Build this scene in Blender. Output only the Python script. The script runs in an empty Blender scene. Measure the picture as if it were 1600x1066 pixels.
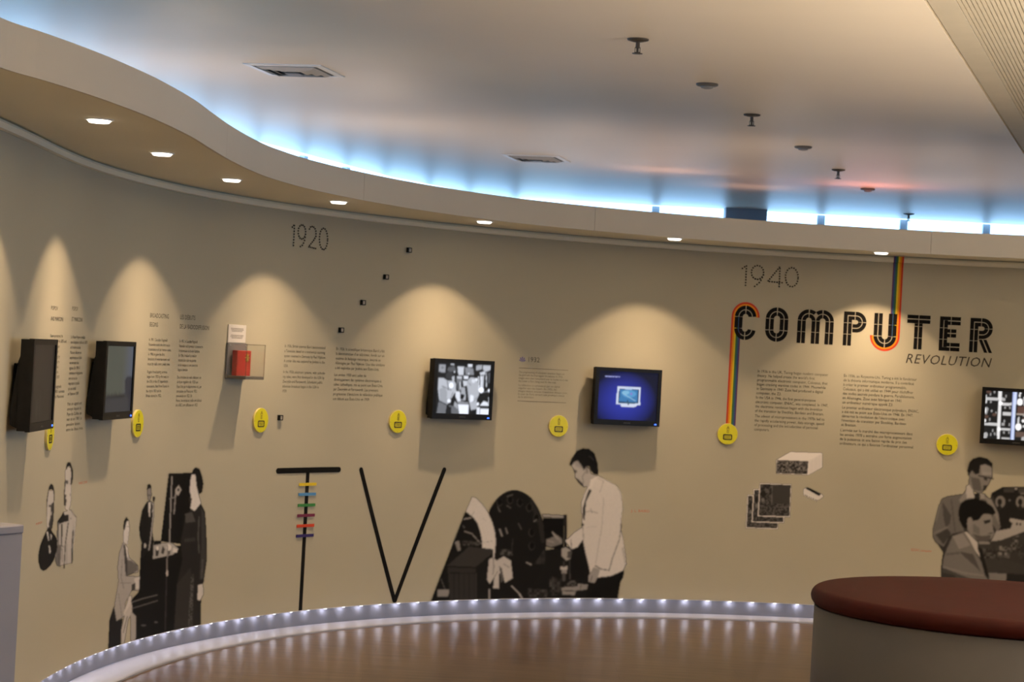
import bpy, bmesh, math, random
import numpy as np
from mathutils import Matrix, Vector

random.seed(7); np.random.seed(7)
S = bpy.context.scene
COL = S.collection

# ------------------------------------------------------------------ camera, world, exposure
F_PX, PITCH, ROLL = 3301.7, 0.0060953, 0.0543669
LIP = 0.115                       # bottom edge of the curved wall above the floor
EYE = 1.65952 + LIP
WALL_TOP = 2.5 + LIP
FASCIA_TOP = 2.655 + LIP
CEIL = 3.4768 + LIP

cp, sp, cr, sr = math.cos(PITCH), math.sin(PITCH), math.cos(ROLL), math.sin(ROLL)
r0, u0, fw = Vector((1, 0, 0)), Vector((0, -sp, cp)), Vector((0, cp, sp))
right, up = r0*cr + u0*sr, -r0*sr + u0*cr
cam_d = bpy.data.cameras.new('camera')
cam = bpy.data.objects.new('camera', cam_d); COL.objects.link(cam)
cam.matrix_world = Matrix(((right.x, up.x, -fw.x, 0), (right.y, up.y, -fw.y, 0), (right.z, up.z, -fw.z, EYE), (0, 0, 0, 1)))
cam_d.sensor_width = 36; cam_d.lens = 36*F_PX/1600; cam_d.clip_end = 200; cam_d.clip_start = .1
cam_d.dof.use_dof = True; cam_d.dof.focus_distance = 7.0; cam_d.dof.aperture_fstop = 13.0
S.camera = cam
S.view_settings.view_transform = 'Standard'; S.view_settings.look = 'None'
S.view_settings.gamma = 1; S.view_settings.use_curve_mapping = False
S.view_settings.exposure = 0.0

BEAM_W = 47.0
SPOT_W, SPOT_COL = 35.0, (1.0, .72, .46)
LED_W, LED_COL = .10, (.88, .86, 1.0)
ROOM_W, ROOM_COL = 14.0, (1.0, .80, .55)
BACK_W = 28.0
SKY_COL, SKY_STR = (.37, .66, 1.0), 6.2

wd = bpy.data.worlds.new('sky'); S.world = wd; wd.use_nodes = True
nb = wd.node_tree.nodes['Background']
nb.inputs[0].default_value = (*SKY_COL, 1); nb.inputs[1].default_value = SKY_STR

# ------------------------------------------------------------------ materials
def mat(name, col, rough=.6, metal=0, var=.06, nscale=6.0, emit=None, estr=0, spec=.5, bump=0, bscale=80):
    m = bpy.data.materials.new(name); m.use_nodes = True
    nt = m.node_tree; b = nt.nodes['Principled BSDF']
    tc = nt.nodes.new('ShaderNodeTexCoord')
    nz = nt.nodes.new('ShaderNodeTexNoise'); nz.inputs['Scale'].default_value = nscale; nz.inputs['Detail'].default_value = 4
    nt.links.new(tc.outputs['Object'], nz.inputs['Vector'])
    rp = nt.nodes.new('ShaderNodeValToRGB')
    rp.color_ramp.elements[0].color = (*[c*(1-var) for c in col], 1)
    rp.color_ramp.elements[1].color = (*[min(1, c*(1+var)) for c in col], 1)
    rp.color_ramp.elements[0].position = .3; rp.color_ramp.elements[1].position = .7
    nt.links.new(nz.outputs['Fac'], rp.inputs[0]); nt.links.new(rp.outputs[0], b.inputs['Base Color'])
    b.inputs['Roughness'].default_value = rough; b.inputs['Metallic'].default_value = metal
    b.inputs['Specular IOR Level'].default_value = spec
    if emit:
        b.inputs['Emission Color'].default_value = (*emit, 1); b.inputs['Emission Strength'].default_value = estr
    if bump:
        n2 = nt.nodes.new('ShaderNodeTexNoise'); n2.inputs['Scale'].default_value = bscale
        nt.links.new(tc.outputs['Object'], n2.inputs['Vector'])
        bp = nt.nodes.new('ShaderNodeBump'); bp.inputs['Strength'].default_value = bump; bp.inputs['Distance'].default_value = .002
        nt.links.new(n2.outputs['Fac'], bp.inputs['Height']); nt.links.new(bp.outputs[0], b.inputs['Normal'])
    return m

def print_mat(name):
    m = bpy.data.materials.new(name); m.use_nodes = True; nt = m.node_tree
    b = nt.nodes['Principled BSDF']; out = nt.nodes['Material Output']
    a = nt.nodes.new('ShaderNodeAttribute'); a.attribute_name = 'Col'
    nt.links.new(a.outputs['Color'], b.inputs['Base Color']); b.inputs['Roughness'].default_value = .6
    b.inputs['Specular IOR Level'].default_value = .04
    t = nt.nodes.new('ShaderNodeBsdfTransparent'); mx = nt.nodes.new('ShaderNodeMixShader')
    nt.links.new(a.outputs['Alpha'], mx.inputs[0]); nt.links.new(t.outputs[0], mx.inputs[1]); nt.links.new(b.outputs[0], mx.inputs[2])
    nt.links.new(mx.outputs[0], out.inputs[0])
    return m

def screen_mat(name, strength):
    m = bpy.data.materials.new(name); m.use_nodes = True; nt = m.node_tree
    b = nt.nodes['Principled BSDF']
    a = nt.nodes.new('ShaderNodeAttribute'); a.attribute_name = 'Col'
    b.inputs['Base Color'].default_value = (.008, .008, .009, 1); b.inputs['Roughness'].default_value = .35; b.inputs['Specular IOR Level'].default_value = .12
    nt.links.new(a.outputs['Color'], b.inputs['Emission Color']); b.inputs['Emission Strength'].default_value = strength
    return m

def glass_mat(name, tint=(1, 1, 1), gloss=.06):
    m = bpy.data.materials.new(name); m.use_nodes = True; nt = m.node_tree
    nt.nodes.remove(nt.nodes['Principled BSDF']); out = nt.nodes['Material Output']
    t = nt.nodes.new('ShaderNodeBsdfTransparent'); t.inputs[0].default_value = (*tint, 1)
    g = nt.nodes.new('ShaderNodeBsdfGlossy'); g.inputs['Roughness'].default_value = .05
    mx = nt.nodes.new('ShaderNodeMixShader'); mx.inputs[0].default_value = gloss
    nt.links.new(t.outputs[0], mx.inputs[1]); nt.links.new(g.outputs[0], mx.inputs[2]); nt.links.new(mx.outputs[0], out.inputs[0])
    return m

def wood_mat():
    m = bpy.data.materials.new('oak_floor'); m.use_nodes = True; nt = m.node_tree
    b = nt.nodes['Principled BSDF']
    tc = nt.nodes.new('ShaderNodeTexCoord')
    mp = nt.nodes.new('ShaderNodeMapping'); mp.inputs['Scale'].default_value = (1.2, 9, 1)
    nt.links.new(tc.outputs['Object'], mp.inputs[0])
    nz = nt.nodes.new('ShaderNodeTexNoise'); nz.inputs['Scale'].default_value = 2.2; nz.inputs['Detail'].default_value = 5
    nt.links.new(mp.outputs[0], nz.inputs['Vector'])
    rp = nt.nodes.new('ShaderNodeValToRGB')
    rp.color_ramp.elements[0].color = (.10, .062, .035, 1); rp.color_ramp.elements[1].color = (.18, .115, .068, 1)
    rp.color_ramp.elements[0].position = .3; rp.color_ramp.elements[1].position = .72
    nt.links.new(nz.outputs['Fac'], rp.inputs[0])
    br = nt.nodes.new('ShaderNodeTexBrick'); br.inputs['Scale'].default_value = 1.0
    br.inputs['Brick Width'].default_value = 1.4; br.inputs['Row Height'].default_value = .14; br.inputs['Mortar Size'].default_value = .003
    br.inputs['Color1'].default_value = (1, 1, 1, 1); br.inputs['Color2'].default_value = (.88, .87, .85, 1); br.inputs['Mortar'].default_value = (.75, .72, .7, 1)
    nt.links.new(tc.outputs['Object'], br.inputs['Vector'])
    mm = nt.nodes.new('ShaderNodeMixRGB'); mm.blend_type = 'MULTIPLY'; mm.inputs[0].default_value = 1
    nt.links.new(rp.outputs[0], mm.inputs[1]); nt.links.new(br.outputs['Color'], mm.inputs[2]); nt.links.new(mm.outputs[0], b.inputs['Base Color'])
    b.inputs['Roughness'].default_value = .36; b.inputs['Specular IOR Level'].default_value = .5
    return m

M = dict(
    wall=mat('cream_wall_paint', (.495, .453, .335), .75, var=.015, nscale=1.5, spec=.2),
    soffit=mat('soffit_paint', (.80, .76, .60), .8, var=.015, nscale=1.5, spec=.2),
    fascia=mat('fascia_paint', (.62, .58, .50), .75, var=.015, nscale=1.5, spec=.2),
    ceil=mat('ceiling_paint', (.84, .765, .655), .43, var=.02, nscale=.7, spec=.34),
    outer=mat('plain_wall_paint', (.55, .52, .47), .8, var=.03),
    plinth=mat('plinth_laminate', (.21, .215, .255), .5, var=.03),
    ring=mat('pale_floor_trim', (.40, .42, .52), .45, var=.03),
    floor=wood_mat(),
    black=mat('black_plastic', (.008, .008, .008), .45, var=.2, nscale=30, spec=.2),
    blackink=mat('black_vinyl', (.010, .009, .008), .6, var=.15, nscale=12, spec=.08),
    text=mat('dark_vinyl_text', (.055, .045, .035), .7, var=.1, spec=.2),
    textgrey=mat('grey_vinyl_text', (.22, .195, .155), .7, var=.1, spec=.2),
    redtext=mat('red_vinyl_text', (.60, .16, .10), .7, var=.1, spec=.2),
    yellow=mat('yellow_plastic', (.76, .70, .010), .45, var=.04),
    yellowedge=mat('pale_yellow_edge', (.80, .68, .25), .5, var=.05),
    olive=mat('olive_ink', (.20, .16, .02), .6, var=.1),
    darkink=mat('brown_black_ink', (.03, .024, .006), .6, var=.1),
    redtop=mat('dark_red_vinyl', (.060, .008, .005), .6, var=.10, nscale=9, spec=.22, bump=.12, bscale=18),
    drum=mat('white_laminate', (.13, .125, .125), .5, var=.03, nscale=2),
    greypanel=mat('grey_laminate', (.27, .27, .315), .5, var=.03, nscale=3),
    metal=mat('brushed_metal', (.55, .55, .55), .35, metal=1, var=.05),
    darkmetal=mat('dark_metal', (.10, .085, .07), .45, metal=.7, var=.1),
    whitemetal=mat('white_enamel', (.86, .86, .86), .4, var=.02),
    greymetal=mat('grey_enamel', (.26, .255, .25), .5, var=.05),
    darkvoid=mat('duct_dark', (.12, .115, .11), .8, var=.1),
    lens=mat('lit_lens', (.9, .9, .9), .4, emit=(1, .93, .80), estr=6),
    ledlit=mat('lit_led', (.9, .9, .9), .4, emit=(.85, .87, 1), estr=1.0),
    bluelit=mat('blue_power_light', (.1, .2, .9), .4, emit=(.03, .12, 1.0), estr=3),
    mark=mat('grey_maker_mark', (.16, .155, .15), .5, var=.05),
    redbox=mat('red_paint', (.50, .030, .018), .45, var=.06),
    gold=mat('gold_leaf', (.50, .34, .06), .4, metal=.5, var=.25, nscale=60),
    card=mat('white_card', (.74, .70, .64), .7, var=.02),
    casegrey=mat('grey_backplate', (.22, .215, .22), .5, var=.05),
    acryl=glass_mat('clear_acrylic', (.985, .985, .98), .04),
    acryledge=glass_mat('acrylic_edge', (.90, .895, .88), .10),
    tray=mat('smoked_tray', (.16, .145, .125), .35, var=.1),
    glass=glass_mat('window_glass', (.95, .97, 1), .05),
    mullion=mat('blue_grey_mullion', (.34, .40, .50), .5, var=.05),
    column=mat('dark_column', (.24, .27, .33), .7, var=.05),
    rib=mat('ceiling_rib', (.50, .46, .38), .7, var=.03),
    louvre=mat('louvre_enamel', (.45, .445, .44), .5, var=.03),
    sensor=mat('sensor_grey', (.13, .115, .10), .4, var=.05),
    plug=mat('beige_plug', (.45, .40, .33), .6, var=.05),
    purple=mat('purple_ink', (.16, .13, .42), .6, var=.1),
    fprint=print_mat('photo_print'),
)
for k, c in dict(red=(.62, .05, .015), orange=(.80, .27, .01), yellow2=(.78, .58, .02), green=(.05, .17, .06), blue=(.04, .09, .22), violet=(.13, .03, .13),
                 rung_yellow=(.75, .56, .03), rung_blue=(.10, .30, .58), rung_green=(.05, .24, .06), rung_purple=(.20, .03, .07), rung_red=(.68, .07, .025), rung_navy=(.045, .03, .16)).items():
    M[k] = mat('vinyl_'+k, c, .6, var=.05, spec=.25)

# ------------------------------------------------------------------ helpers
def finish(name, bm, m, parent=None, smooth=False):
    me = bpy.data.meshes.new(name); bm.to_mesh(me); bm.free()
    for x in (m if isinstance(m, (list, tuple)) else [m]): me.materials.append(x)
    if smooth:
        for p in me.polygons: p.use_smooth = True
    o = bpy.data.objects.new(name, me); COL.objects.link(o)
    if parent is not None: o.parent = parent
    return o
def empty(name, loc, rz=0):
    o = bpy.data.objects.new(name, None); COL.objects.link(o); o.empty_display_size = .1
    o.location = loc; o.rotation_euler = (0, 0, rz); return o
def tag(o, label, cat, group=None):
    o['label'] = label; o['category'] = cat
    if group: o['group'] = group
    return o
def struct(o): o['kind'] = 'structure'; return o
def box(bm, c, d, bev=0, rz=0, seg=1):
    r = bmesh.ops.create_cube(bm, size=1.0)
    vs = r['verts']
    bmesh.ops.scale(bm, vec=d, verts=vs)
    if bev:
        es = list({e for v in vs for e in v.link_edges})
        rr = bmesh.ops.bevel(bm, geom=es, offset=bev, segments=seg, affect='EDGES', profile=.5)
        vs = list({v for f in rr['faces'] for v in f.verts} | {v for v in vs if v.is_valid})
    if rz: bmesh.ops.rotate(bm, cent=(0, 0, 0), matrix=Matrix.Rotation(rz, 3, 'Z'), verts=vs)
    bmesh.ops.translate(bm, vec=c, verts=vs)
    return vs
def prism(bm, pts, depth_vec):
    """closed prism from a planar loop of 3d points"""
    d = Vector(depth_vec)
    a = [bm.verts.new(p) for p in pts]; b = [bm.verts.new(Vector(p)+d) for p in pts]
    bm.faces.new(a[::-1]); bm.faces.new(b); n = len(a)
    for i in range(n): bm.faces.new((a[i], a[(i+1) % n], b[(i+1) % n], b[i]))
def lathe(bm, prof, seg=32, c=(0, 0, 0)):
    rings = []
    for r, z in prof:
        if r < 1e-6: rings.append([bm.verts.new((c[0], c[1], c[2]+z))])
        else: rings.append([bm.verts.new((c[0]+r*math.cos(2*math.pi*i/seg), c[1]+r*math.sin(2*math.pi*i/seg), c[2]+z)) for i in range(seg)])
    for A, B in zip(rings[:-1], rings[1:]):
        for i in range(seg):
            j = (i+1) % seg
            if len(A) == 1 and len(B) == 1: continue
            if len(A) == 1: bm.faces.new((A[0], B[j], B[i]))
            elif len(B) == 1: bm.faces.new((A[i], A[j], B[0]))
            else: bm.faces.new((A[i], A[j], B[j], B[i]))
def ringplate(bm, outer, inner, y0, y1):
    """frame between two equal-length loops given as (x,z), from y0 (back) to y1 (front)"""
    n = len(outer)
    L = [[bm.verts.new((x, y, z)) for x, z in lp] for lp in (outer, inner) for y in (y0, y1)]
    ob, of, ib, if_ = L
    for i in range(n):
        j = (i+1) % n
        bm.faces.new((of[i], of[j], if_[j], if_[i])); bm.faces.new((ob[j], ob[i], ib[i], ib[j]))
        bm.faces.new((ob[i], ob[j], of[j], of[i])); bm.faces.new((ib[j], ib[i], if_[i], if_[j]))

# ------------------------------------------------------------------ the curved exhibition wall in plan
PLAN = [(-2.16, 5.2), (-2.135, 6.8), (-2.118, 8.0), (-2.1125, 8.67), (-2.1156, 9.162), (-2.1254, 9.68), (-2.1167, 10.23), (-2.068, 10.808), (-1.9605, 11.407),
        (-1.7798, 12.012), (-1.5162, 12.607), (-1.1653, 13.173), (-.728, 13.69), (-.2104, 14.141), (.3767, 14.508), (1.0188, 14.777),
        (1.6983, 14.940), (2.3958, 14.9895), (3.0912, 14.926), (3.7648, 14.7536), (4.399, 14.480), (4.979, 14.119), (5.493, 13.685), (5.936, 13.196), (6.306, 12.670), (6.62, 12.1), (6.9, 11.4)]
def smooth_poly(pts, n=1200):
    P = np.array(pts, float); Q = []
    ext = np.vstack([2*P[0]-P[1], P, 2*P[-1]-P[-2]])
    for i in range(len(P)-1):
        p0, p1, p2, p3 = ext[i:i+4]
        t = np.linspace(0, 1, 40, endpoint=False)[:, None]
        Q.append(.5*((2*p1)+(-p0+p2)*t+(2*p0-5*p1+4*p2-p3)*t**2+(-p0+3*p1-3*p2+p3)*t**3))
    Q = np.vstack(Q+[P[-1:]])
    s = np.r_[0, np.cumsum(np.hypot(*np.diff(Q, axis=0).T))]
    sn = np.linspace(0, s[-1], n)
    return sn, np.c_[np.interp(sn, s, Q[:, 0]), np.interp(sn, s, Q[:, 1])]
WS, WP = smooth_poly(PLAN)
WT = np.gradient(WP, axis=0); WT /= np.linalg.norm(WT, axis=1)[:, None]
k_ = np.ones(31)/31
for i in (0, 1):
    pad = np.r_[np.full(15, WT[0, i]), WT[:, i], np.full(15, WT[-1, i])]; WT[:, i] = np.convolve(pad, k_, 'valid')
WT /= np.linalg.norm(WT, axis=1)[:, None]
WN = np.c_[WT[:, 1], -WT[:, 0]]          # towards the room
def wpt(s, z, off=0.0):
    s = np.asarray(s, float)
    x = np.interp(s, WS, WP[:, 0])+off*np.interp(s, WS, WN[:, 0]); y = np.interp(s, WS, WP[:, 1])+off*np.interp(s, WS, WN[:, 1])
    return np.stack([x, y, np.broadcast_to(np.asarray(z, float), x.shape)], -1)
def wang(s): return math.atan2(np.interp(s, WS, WT[:, 1]), np.interp(s, WS, WT[:, 0]))
def rays(px, py):
    a, b = np.asarray(px, float)-800, np.asarray(py, float)-533
    u = a*cr+b*sr; w = -a*sr+b*cr
    x, v = u/F_PX, -w/F_PX
    return x, cp-v*sp, sp+v*cp
def onwall(px, py, off=0.0):
    """photo measurement -> arc length along the wall and height on it"""
    x, y, zz = rays(px, py)
    Q = WP+off*WN
    ph = np.arctan2(Q[:, 0], Q[:, 1]); keep = np.r_[True, np.diff(np.maximum.accumulate(ph)) > 1e-9]
    s = np.interp(np.arctan2(x, y), ph[keep], WS[keep])
    d = np.hypot(np.interp(s, WS, Q[:, 0]), np.interp(s, WS, Q[:, 1]))
    return s, EYE+zz*d/np.hypot(x, y)
def onplane(px, py, z):
    x, y, zz = rays(px, py); t = (z-EYE)/zz
    return float(x*t), float(y*t)
def mpp(px, py):
    s, z = onwall(px, py); p = wpt(s, z); return float(math.hypot(p[0], p[1]))/F_PX
S_TOT = float(WS[-1])

# ------------------------------------------------------------------ room shell
def slab(name, pts, z0, z1, m):
    bm = bmesh.new(); prism(bm, [(x, y, z0) for x, y in pts], (0, 0, z1-z0)); bmesh.ops.recalc_face_normals(bm, faces=bm.faces)
    return struct(finish(name, bm, m))
XL, XR, YB, YF = -4.6, 11.0, -6.0, 24.6
FAC = [(-4.6, 8.0), (-3.55, 12.8), (-2.95, 17.3), (-2.36, 19.5), (-1.36, 22.6), (-.5, 24.25), (0.0, YF)]       # glazed facade that bends round behind the exhibition wall
slab('floor', [(XL, YB), (XR, YB), (XR, YF)]+FAC[::-1], -.15, 0, M['floor'])
# ceiling: two plaster fields with a shadow gap, then the ribbed field on the right
D = np.array([2.092, 6.632]); D /= np.linalg.norm(D); Np = np.array([D[1], -D[0]])
G0 = np.array([1.903, 10.204])
def online(base, y): t = (y-base[1])/D[1]; return (base[0]+D[0]*t, y)
gL, gR = G0-Np*.006, G0+Np*.010
e1 = G0+Np*.145; e2 = e1+Np*1.0
slab('ceiling', [(XL, YB), online(gL, YB), online(gL, YF)]+FAC[::-1], CEIL, CEIL+.12, M['ceil'])
slab('ceiling_border', [online(gR, YB), online(e1, YB), online(e1, YF), online(gR, YF)], CEIL, CEIL+.021, M['rib'])
slab('ceiling_side', [online(e2, YB), (XR, YB), (XR, YF), online(e2, YF)], CEIL, CEIL+.12, M['ceil'])
rb = slab('ceiling_ribbed', [online(gL, YB), online(e2+Np*.03, YB), online(e2+Np*.03, YF), online(gL, YF)], CEIL+.022, CEIL+.10, M['rib'])
bm = bmesh.new()
for i in range(44):
    b0 = e1+Np*(.004+i*.0227); b1 = b0+Np*.0165
    prism(bm, [(*online(b0, 2), CEIL+.004), (*online(b1, 2), CEIL+.004), (*online(b1, YF), CEIL+.004), (*online(b0, YF), CEIL+.004)], (0, 0, .0175))
bmesh.ops.recalc_face_normals(bm, faces=bm.faces)
o = finish('ribs', bm, M['rib'], rb); o['kind'] = 'stuff'
RW = (3.3, 11.5, .8, 2.7)           # glazed stretch of the right-hand wall, out of frame
slab('wall_right', [(XR, YB), (XR+.15, YB), (XR+.15, RW[0]), (XR, RW[0])], 0, CEIL, M['outer'])
slab('wall_right_far', [(XR, RW[1]), (XR+.15, RW[1]), (XR+.15, YF), (XR, YF)], 0, CEIL, M['outer'])
slab('wall_right_low', [(XR, RW[0]), (XR+.15, RW[0]), (XR+.15, RW[1]), (XR, RW[1])], 0, RW[2], M['outer'])
slab('wall_right_high', [(XR, RW[0]), (XR+.15, RW[0]), (XR+.15, RW[1]), (XR, RW[1])], RW[3], CEIL, M['outer'])
slab('wall_behind', [(XL, YB-.15), (XR, YB-.15), (XR, YB), (XL, YB)], 0, CEIL, M['outer'])
SILL = 2.98
slab('wall_far', [FAC[-1], (XR, YF), (XR, YF+.2), (FAC[-1][0], YF+.2)], 0, SILL, M['outer'])
for a, b in zip(FAC[:-1], FAC[1:]):
    v = Vector((b[1]-a[1], a[0]-b[0])).normalized()*-.2
    slab('wall_facade', [a, b, (b[0]+v.x, b[1]+v.y), (a[0]+v.x, a[1]+v.y)], 0, SILL, M['outer'])
slab('wall_left', [(XL-.2, YB), (XL, YB), (XL, 8), (XL-.2, 8)], 0, CEIL, M['outer'])
# glazing behind the exhibition wall
def window(n, c, w, rz, frame, head=0):
    e = struct(empty('window_%d' % n, (c[0], c[1], SILL), rz))
    h = CEIL-SILL
    bm = bmesh.new(); box(bm, (0, .1, h/2), (w, .012, h)); struct(finish('pane', bm, M['glass'], e))
    for sx in frame:
        bm = bmesh.new()
        box(bm, (sx-.031, .1, h/2), (.028, .06, h), .003); box(bm, (sx+.031, .1, h/2), (.028, .06, h), .003); box(bm, (sx, .09, h/2), (.034, .03, h))
        struct(finish('mullion', bm, M['mullion'], e))
    bm = bmesh.new(); box(bm, (0, .1, .03), (w, .1, .06), .004); struct(finish('window_sill', bm, M['mullion'], e))
    if head:
        bm = bmesh.new(); box(bm, (0, .07, h-head/2), (w, .16, head)); struct(finish('window_head', bm, M['outer'], e))
def far_x(px): x, y, z = rays(px, 335); return float(x/y*YF)
step = far_x(1415)-far_x(1285)
xs = [far_x(1285)+i*step for i in range(-14, 8)]
n = 0
for a, b in zip(xs[:-1], xs[1:]):
    if a < FAC[-1][0]-.3 or b > XR: continue
    n += 1; window(n, ((a+b)/2, YF), b-a, 0, ((b-a)/2,))
ca, cb = far_x(1130), far_x(1194)
slab('wall_far_column', [(ca, YF-.3), (cb, YF-.3), (cb, YF-.02), (ca, YF-.02)], 0, CEIL, M['column'])
for i in range(6):
    n += 1; e = struct(empty('window_%d' % n, (XR+.07, RW[0]+(i+.5)*(RW[1]-RW[0])/6, RW[2]), -math.pi/2)); w, h = (RW[1]-RW[0])/6, RW[3]-RW[2]
    bm = bmesh.new(); box(bm, (0, 0, h/2), (w-.06, .012, h-.06)); struct(finish('pane', bm, M['glass'], e))
    bm = bmesh.new(); ringplate(bm, [(-w/2, 0), (w/2, 0), (w/2, h), (-w/2, h)], [(-w/2+.04, .04), (w/2-.04, .04), (w/2-.04, h-.04), (-w/2+.04, h-.04)], .03, -.03); bmesh.ops.recalc_face_normals(bm, faces=bm.faces); struct(finish('window_frame', bm, M['mullion'], e))
l = bpy.data.lights.new('window_portal', 'AREA'); l.shape = 'RECTANGLE'; l.size, l.size_y = RW[1]-RW[0], RW[3]-RW[2]; l.cycles.is_portal = True
o = bpy.data.objects.new('window_portal', l); COL.objects.link(o); o.location = (XR+.25, (RW[0]+RW[1])/2, (RW[2]+RW[3])/2); o.rotation_euler = (-math.pi/2, 0, -math.pi/2)
def portal(c, rz, w):
    l = bpy.data.lights.new('window_portal', 'AREA'); l.shape = 'RECTANGLE'; l.size, l.size_y = w, CEIL-SILL; l.cycles.is_portal = True
    o = bpy.data.objects.new('window_portal', l); COL.objects.link(o); o.location = (c[0], c[1], (CEIL+SILL)/2); o.rotation_euler = (-math.pi/2, 0, rz)
portal(((XR+.0)/2, YF+.25), 0, XR)
for a, b in zip(FAC[:-1], FAC[1:]):
    a, b = Vector(a), Vector(b); rz = math.atan2(b.y-a.y, b.x-a.x); k = max(1, round((b-a).length/1.15)); w = (b-a).length/k
    for i in range(k):
        n += 1; window(n, a+(b-a)*(i+.5)/k, w, rz, (w/2,), 0)
    nv = Vector((-math.sin(rz), math.cos(rz)))*.25; portal((a+b)/2+nv, rz, (b-a).length)

# ------------------------------------------------------------------ curved wall, plinth, floor ring
def sweep(name, s0, s1, prof, m, n=220, parent=None, smooth=False, caps=True):
    """prof: closed list of (offset towards the room, height)"""
    bm = bmesh.new(); R = []
    for s in np.linspace(s0, s1, n):
        R.append([bm.verts.new(wpt(s, z, o)) for o, z in prof])
    k = len(prof)
    for A, B in zip(R[:-1], R[1:]):
        for i in range(k): bm.faces.new((A[i], A[(i+1) % k], B[(i+1) % k], B[i]))
    if caps: bm.faces.new(R[0]); bm.faces.new(R[-1][::-1])
    bmesh.ops.recalc_face_normals(bm, faces=bm.faces)
    return finish(name, bm, m, parent, smooth)
wl = struct(sweep('wall_back', 0, S_TOT, [(0, LIP), (0, WALL_TOP), (-.14, WALL_TOP), (-.14, LIP)], M['wall'], n=1200))
struct(sweep('baseboard_back', 0, S_TOT, [(-.036, 0), (-.036, LIP), (-.14, LIP), (-.14, 0)], M['plinth']))
struct(sweep('trim_1', 0, S_TOT, [(-.034, 0), (-.034, .014), (.17, .014), (.18, .010), (.18, 0)], M['ring']))
# small cove under the soffit
struct(sweep('trim_2', 0, S_TOT, [(.002, WALL_TOP-.048), (.020, WALL_TOP-.044), (.024, WALL_TOP-.02), (.014, WALL_TOP-.008), (.002, WALL_TOP-.008)], M['soffit']))

# bulkhead over the wall with its own S-shaped front
FB = [(-1.80, 5.2), (-1.775, 6.2), (-1.702, 6.83), (-1.631, 7.10), (-1.559, 7.40), (-1.493, 7.76), (-1.432, 8.22), (-1.388, 8.83), (-1.379, 9.37), (-1.365, 9.92), (-1.328, 10.5),
      (-1.27, 10.95), (-1.136, 11.52), (-.894, 12.16), (-.528, 12.84), (-.041, 13.45), (.482, 13.84), (1.025, 14.12), (1.702, 14.34), (2.40, 14.43), (2.95, 14.43), (3.453, 14.37), (4.05, 14.2), (4.7, 13.85), (5.25, 13.35), (5.7, 12.75), (6.05, 12.1), (6.3, 11.4)]
FS, FP = smooth_poly(FB)
FT = np.gradient(FP, axis=0); FT /= np.linalg.norm(FT, axis=1)[:, None]; FN = np.c_[FT[:, 1], -FT[:, 0]]
def fpt(s, z, off=0): 
    return (np.interp(s, FS, FP[:, 0])+off*np.interp(s, FS, FN[:, 0]), np.interp(s, FS, FP[:, 1])+off*np.interp(s, FS, FN[:, 1]), z)
soff = struct(empty('ceiling_bulkhead', (0, 0, 0)))
bm = bmesh.new(); R = []
for t in np.linspace(0, 1, 240):
    a = fpt(t*FS[-1], 0, -.014); b = wpt(t*S_TOT, 0, -.14)
    R.append([bm.verts.new((a[0], a[1], WALL_TOP)), bm.verts.new((a[0], a[1], FASCIA_TOP-.012)), bm.verts.new((b[0], b[1], FASCIA_TOP-.012)), bm.verts.new((b[0], b[1], WALL_TOP))])
for A, B in zip(R[:-1], R[1:]):
    for i in range(4): bm.faces.new((A[i], A[(i+1) % 4], B[(i+1) % 4], B[i]))
bm.faces.new(R[0]); bm.faces.new(R[-1][::-1]); bmesh.ops.recalc_face_normals(bm, faces=bm.faces)
struct(finish('soffit', bm, M['soffit'], soff))
def f_at(px, py):
    x, y, z = rays(px, py); ph = np.arctan2(FP[:, 0], FP[:, 1])
    return float(np.interp(math.atan2(x, y), np.maximum.accumulate(ph), FS))
cuts = [0, f_at(355, 215), f_at(569, 290), f_at(930, 340), f_at(1455, 380), FS[-1]]
for a, b in zip(cuts[:-1], cuts[1:]):
    bm = bmesh.new(); R = []
    for s in np.linspace(a+.0012, b-.0012, 70):
        R.append([bm.verts.new(fpt(s, z, o)) for o, z in ((0, WALL_TOP-.004), (0, FASCIA_TOP-.003), (-.003, FASCIA_TOP), (-.013, FASCIA_TOP), (-.013, WALL_TOP-.004))])
    for A, B in zip(R[:-1], R[1:]):
        for i in range(5): bm.faces.new((A[i], A[(i+1) % 5], B[(i+1) % 5], B[i]))
    bm.faces.new(R[0]); bm.faces.new(R[-1][::-1]); bmesh.ops.recalc_face_normals(bm, faces=bm.faces)
    struct(finish('fascia_panel', bm, M['fascia'], soff))

# ------------------------------------------------------------------ downlights in the soffit
def spot(loc, aim, w, angle, blend, col, parent=None, rad=.02):
    l = bpy.data.lights.new('lamp', 'SPOT'); l.energy = w; l.spot_size = angle; l.spot_blend = blend; l.color = col; l.shadow_soft_size = rad
    o = bpy.data.objects.new('lamp', l); COL.objects.link(o)
    o.rotation_euler = Vector(aim).to_track_quat('-Z', 'Y').to_euler(); o.location = loc
    if parent is not None: o.parent = parent
    return o
DL = [((155, 188), 'first on the left'), ((253, 240), 'second from the left'), ((362, 281), 'above the red box display'),
      ((529, 315.5), 'above the 1920 numerals'), ((757, 346.5), 'above the black and white screen'), ((1054, 373), 'above the blue screen'), ((1377, 395), 'beside the rainbow stripe')]
locs = [(onplane(*q, WALL_TOP-.003), t) for q, t in DL]
locs = [((-1.745, 6.75), 'out of frame at the left')] + locs + [((3.85, 13.98), 'out of frame at the right')]
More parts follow.
